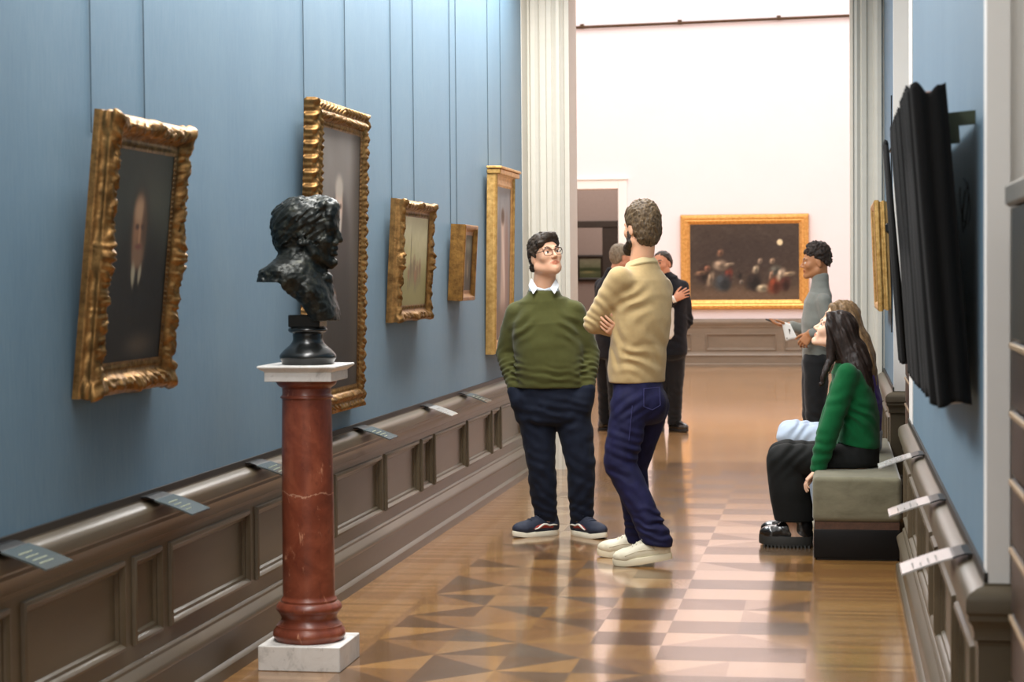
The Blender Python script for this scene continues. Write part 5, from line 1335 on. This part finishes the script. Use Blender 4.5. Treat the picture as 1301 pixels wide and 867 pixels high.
# ================= standing figures further back
def walker(label, Y, base_u, hc, A, FT, pal, hair, sh, el, wr, hands, tors, legs, top_mat, leg_mat, hv=.006, sweater_name='jacket', hemv=None, extra=None, hairline=(.93, -.012), top=.01, shoes=None, armr=(.064, .058, .045), hairamp=.004, neck=None, armcloth=True):
    r = thing('person', label, 'person', (at(base_u, 550, Y)[0], Y, 0))
    lat = unit(np.cross((0, 0, 1), FT)); P = lambda u, v, dy=0.0: at(u, v, Y+dy)
    pts = [hc]+list(sh)+list(el)+list(wr)+[l[2] for l in legs]; lo, hi = figure_bounds(pts, .2); lo[2] = -.02
    S = SDF(lo, hi, hv)
    S.chain([(hc+A @ np.array([-.025, 0, -.05]), .056), (neck, .060)], .02, SK); head(S, hc, A, 1.0)
    S.loft([(c+np.array([0, 0, .10 if i == 0 else 0]), a*.78, b*.78) for i, (c, a, b) in enumerate(tors[:-1])], lat, .02, SK)
    for i in range(2):
        S.chain([(sh[i], .045), (el[i], .038), (wr[i], .028)], .02, SK); hand(S, wr[i], *hands[i])
        hp, kn, an = legs[i]; S.chain([(hp, .075), (kn, .052), (an, .04)], .02, SK); foot(S, (an[0], an[1], .1), (shoes or (FT, FT))[i])
    S.build('body', M_SKIN, r, pal)
    S = SDF(hc-.18, hc+.2, .0045); short_hair(S, hc, A, 1.0, hairline, 1.0, top); S.rough(hairamp, .02, 4); S.build('hair', hair, r)
    S = SDF(lo-.03, hi+.03, .007); S.loft(tors, lat, .02, cap=.35)
    for i in range(2):
        S.chain([(sh[i], armr[0]), (el[i], armr[1]), (wr[i]+(el[i]-wr[i])*.1, armr[2])], .03); S.fold(el[i], .1, .007, unit(wr[i]-el[i]), .05, 3+i)
    S.fold(tors[1][0]-np.array([0, .1, 0]), .14, .006, (.3, 0, 1), .07, 9); S.rough(.004, .08, 5)
    if hemv is not None: S.cut((0, Y, hemv), (0, 0, -1), .006, lo=(tors[0][0][0]-.26, lo[1], hemv-.3), hi=(tors[0][0][0]+.26, hi[1], hemv+.05))
    S.build(sweater_name, top_mat, r)
    S = SDF(lo-.02, (hi[0], hi[1], tors[0][0][2]+.2), .007)
    for hp, kn, an in legs:
        S.chain([(hp, .098), ((hp+kn)/2, .088), (kn, .074), ((kn+an)/2, .068), (an-np.array([0, 0, .02]), .064)], .02); S.fold(an+np.array([0, 0, .07]), .1, .006, (0.2, 0, 1), .05, 7); S.fold(kn, .12, .005, (0.5, 0, 1), .07, 8)
    c0 = (legs[0][0]+legs[1][0])/2; S.loft([(c0+np.array([0, 0, .12]), tors[0][1]*.88, tors[0][2]*.9), (c0, tors[0][1]*.95, tors[0][2]*.98)], lat, .02, cap=.5)
    S.rough(.004, .08, 12); S.cut((0, Y, .065), (0, 0, -1), .005, hi=(hi[0]+.1, hi[1]+.1, .2)); S.build('trousers', leg_mat, r)
    for (hp, kn, an), D in zip(legs, shoes or (FT, FT)):
        D = unit((*D[:2], 0)); up, W2 = shoe(r, np.array([an[0], an[1], 0])-D*.08, D, leather, flat('black heel', (20, 19, 18), .5), .29, .046, sole_h=.026)
        laces(up, W2, flat('black laces', (20, 20, 20), .8))
    if extra: extra(r, P, lat)
    return r
def young_man():
    Y = 15.0; P = lambda u, v, dy=0.0: at(u, v, Y+dy); FT = unit((-1, -.05, 0))
    hc = P(1037, 333.5); A = axes((-.985, -.12, -.04))
    sh = (P(1047, 383, -.17), P(1040, 382, .17)); el = (P(1057, 424, -.20), P(1038, 424, .22)); wr = (P(1030, 424, -.22), P(1003, 414, .16))
    hands = ((unit((-.62, .1, -.78)), (.3, 1, -.2), (-.6, 0, .6), (.5, .6, .65, .7)), (unit((-1, -.1, .12)), (0, 0, 1), (0, -1, 0), (.25, .3, .35, .4)))
    hp, kn, an = P(1036, 458), P(1036, 530), P(1040, 590)
    legs = ((P(1037, 462, -.09), P(1036, 530, -.10), np.array([P(1042, 590)[0], Y-.11, .085])), (P(1035, 462, .09), P(1032, 530, .11), np.array([P(1040, 590)[0], Y+.12, .085])))
    tors = [(P(1037, 459), .155, .100), (P(1037, 435), .148, .100), (P(1038, 410), .165, .118), (P(1039, 388), .160, .105), (P(1042, 376), .145, .088), (P(1042, 366), .085, .07), (P(1042, 358), .066, .063), (P(1042, 349), .062, .060)]
    walker('standing person in profile wearing a grey turtleneck in the doorway', Y, 1037, hc, A, FT, palette((176, 122, 84), iris=(40, 28, 20), brow=(34, 26, 22)), hairmat('black curly hair', (22, 18, 17), (58, 44, 36), .6), sh, el, wr, hands, tors, legs,
        cloth('grey fine knit', (124, 126, 120), .88, .05, 40, 420, .15, .2), cloth('black trousers', (24, 25, 27), .8), .0045, 'turtleneck', P(1036, 462)[2], None, (.55, .018), .036, None, (.056, .050, .040), .010, P(1042, 362))
    # things in his hand
    ph = P(983, 409.5, .16)
    d = unit((-.93, 0, .36)); n = unit((.36, 0, .93)); mb = MB(); mb.box(-.085, .065, -.038, .038, -.006, .006, .003)
    M = Matrix(((-d[0]*-1, 0, n[0], ph[0]), (-d[1]*-1, 1, n[1], ph[1]), (-d[2]*-1, 0, n[2], ph[2]), (0, 0, 0, 1)))
    M = Matrix.Translation(ph) @ Matrix(((-d[0], 0, n[0]), (0, 1, 0), (-d[2], 0, n[2]))).to_4x4(); mb.box(-.06, .05, -.03, .03, .006, .008); mb.v = [(-x, y, z) for x, y, z in mb.v]
    mb.xf(M); o = mb.build('phone', flat('dark phone case', (58, 52, 46), .4)); tag(own(o, tuple(ph)), 'dark phone held out in the hand of the person in the grey turtleneck', 'phone')
    q = [P(993, 409.5, .10), P(1004, 411, .08), P(1013, 429, .06), P(998.5, 434.5, .10)]
    nx = 8; v = []
    for i in range(nx+1):
        for j in range(nx+1):
            s, t = i/nx, j/nx; p = (q[0]*(1-s)+q[1]*s)*(1-t)+(q[3]*(1-s)+q[2]*s)*t; v.append(p+np.array([0, .012*math.sin(3*s+2*t), .004*math.sin(5*s)]))
    f = [(i*(nx+1)+j, (i+1)*(nx+1)+j, (i+1)*(nx+1)+j+1, i*(nx+1)+j+1) for i in range(nx) for j in range(nx)]
    o = MB().add(v, f).build('leaflet', flat('white paper', (226, 224, 220), .7), smooth=True); sm = o.modifiers.new('t', 'SOLIDIFY'); sm.thickness = .0012; own(o, tuple(q[1]))
    tag(o, 'white paper leaflet hanging from the hand of the person in the grey turtleneck', 'leaflet')
    for (a, b, w_, h_) in ((.58, .55, .09, .14), (.15, .88, .05, .04)):
        c = (q[0]*(1-a)+q[1]*a)*(1-b)+(q[3]*(1-a)+q[2]*a)*b+np.array([0, .012*math.sin(3*a+2*b)-.003, .004*math.sin(5*a)]); ex = (q[1]-q[0])*w_; ez = (q[3]-q[0])*h_
        pr = MB().add([c-ex-ez, c+ex-ez, c+ex+ez, c-ex+ez], [(0, 1, 2, 3)]).build('print', flat('dark ink', (70, 58, 48), .7), o, world=False); pr.data.transform(Matrix.Translation(-Vector(q[1])))
young_man()
M_SUIT = cloth('midnight blue suit wool', (17, 19, 26), .8, .08, 14, 600, .08, .05)
def suit_grey():
    Y = 18.6; P = lambda u, v, dy=0.0: at(u, v, Y+dy); FT = unit((.78, .60, 0)); hc = P(789, 327); A = axes((.80, .58, -.05))
    lat = unit(np.cross((0, 0, 1), FT)); c = P(776, 372); L = lambda v, s_: P(776, v)+lat*s_
    sh = (L(362, .17), L(362, -.17)); el = (L(405, .24)+FT*.02, L(405, -.23)); wr = (L(428, .12)+FT*.04, L(430, -.12)+FT*.03)
    hands = ((-lat, -FT, (0, 0, 1), .3), (lat, -FT, (0, 0, 1), .3))
    legs = tuple((L(450, s_), L(500, s_*1.05), np.array([*(L(540, s_*1.1))[:2], .085])) for s_ in (.09, -.09))
    tors = [(P(776, 455), .185, .125), (P(776, 425), .178, .125), (P(776, 395), .190, .130), (P(776, 368), .185, .115), (P(779, 352), .11, .08), (P(781, 344), .075, .07)]
    walker('grey-haired person in a dark suit, turned away, mostly hidden by others', Y, 776, hc, A, FT, palette((212, 156, 128)), hairmat('grey hair', (92, 84, 72), (158, 146, 128), .6), sh, el, wr, hands, tors, legs, M_SUIT, cloth('dark suit trousers', (18, 19, 23), .8), .006, 'jacket', P(776, 455)[2], None, (.93, -.012), .006, None, neck=P(783, 347))
def suit_dark():
    Y = 18.6; P = lambda u, v, dy=0.0: at(u, v, Y+dy); FT = unit((-.42, -.90, 0)); hc = P(841, 335); A = axes((-.45, -.89, 0))
    lat = unit(np.cross((0, 0, 1), FT)); L = lambda v, s_: P(848, v)+lat*s_
    sh = (P(867, 365), P(829, 365)); el = (P(873, 408, .05), P(826, 402, -.05)); wr = (P(861, 425, .03), P(857, 380, -.20))
    hands = ((-lat, -FT, (0, 0, 1), .3), ((.85, .1, .45), (.15, 1, -.1), (-.3, 0, .9), (.25, .2, .25, .3), .12))
    legs = ((P(858, 452, .02), P(857, 500), np.array([P(857, 540)[0], Y, .085])), (P(840, 452), P(838, 500), np.array([P(836, 540)[0], Y+.05, .085])))
    tors = [(P(851, 450), .170, .125), (P(850, 425), .172, .125), (P(849, 395), .185, .130), (P(848, 370), .190, .115), (P(846, 356), .12, .08), (P(844, 350), .075, .07)]
    def extra(r, P, lat):
        S = SDF(P(845, 400)-.3, P(845, 400)+.35, .007); S.loft([(P(851, 425, -.10), .055, .062), (P(851, 395, -.105), .060, .062), (P(848, 368, -.08), .05, .055), (P(845, 357, -.03), .06, .07)], lat, .02)
        S.build('shirt', flat('white shirt', (214, 212, 206), .8), r)
        mb = MB(); w0, d = wr[1], unit(np.array((.85, .1, .45))); mb.tube([w0-d*.03, w0+d*.004], .036, 16); mb.build('shirt_cuff', flat('white cuff', (224, 222, 216), .8), r, smooth=True)
    walker('person in dark suit and white shirt with one hand on the chest', Y, 850, hc, A, FT, palette((206, 146, 116)), hairmat('black short hair', (28, 24, 22), (60, 48, 40), .5), sh, el, wr, hands, tors, legs, M_SUIT, cloth('black suit trousers', (19, 19, 22), .8), .005, 'jacket', P(851, 452)[2], extra, (.80, .022), -.004, ((.62, -.78), (-.5, -.85)), neck=P(845, 352))
suit_grey(); suit_dark()
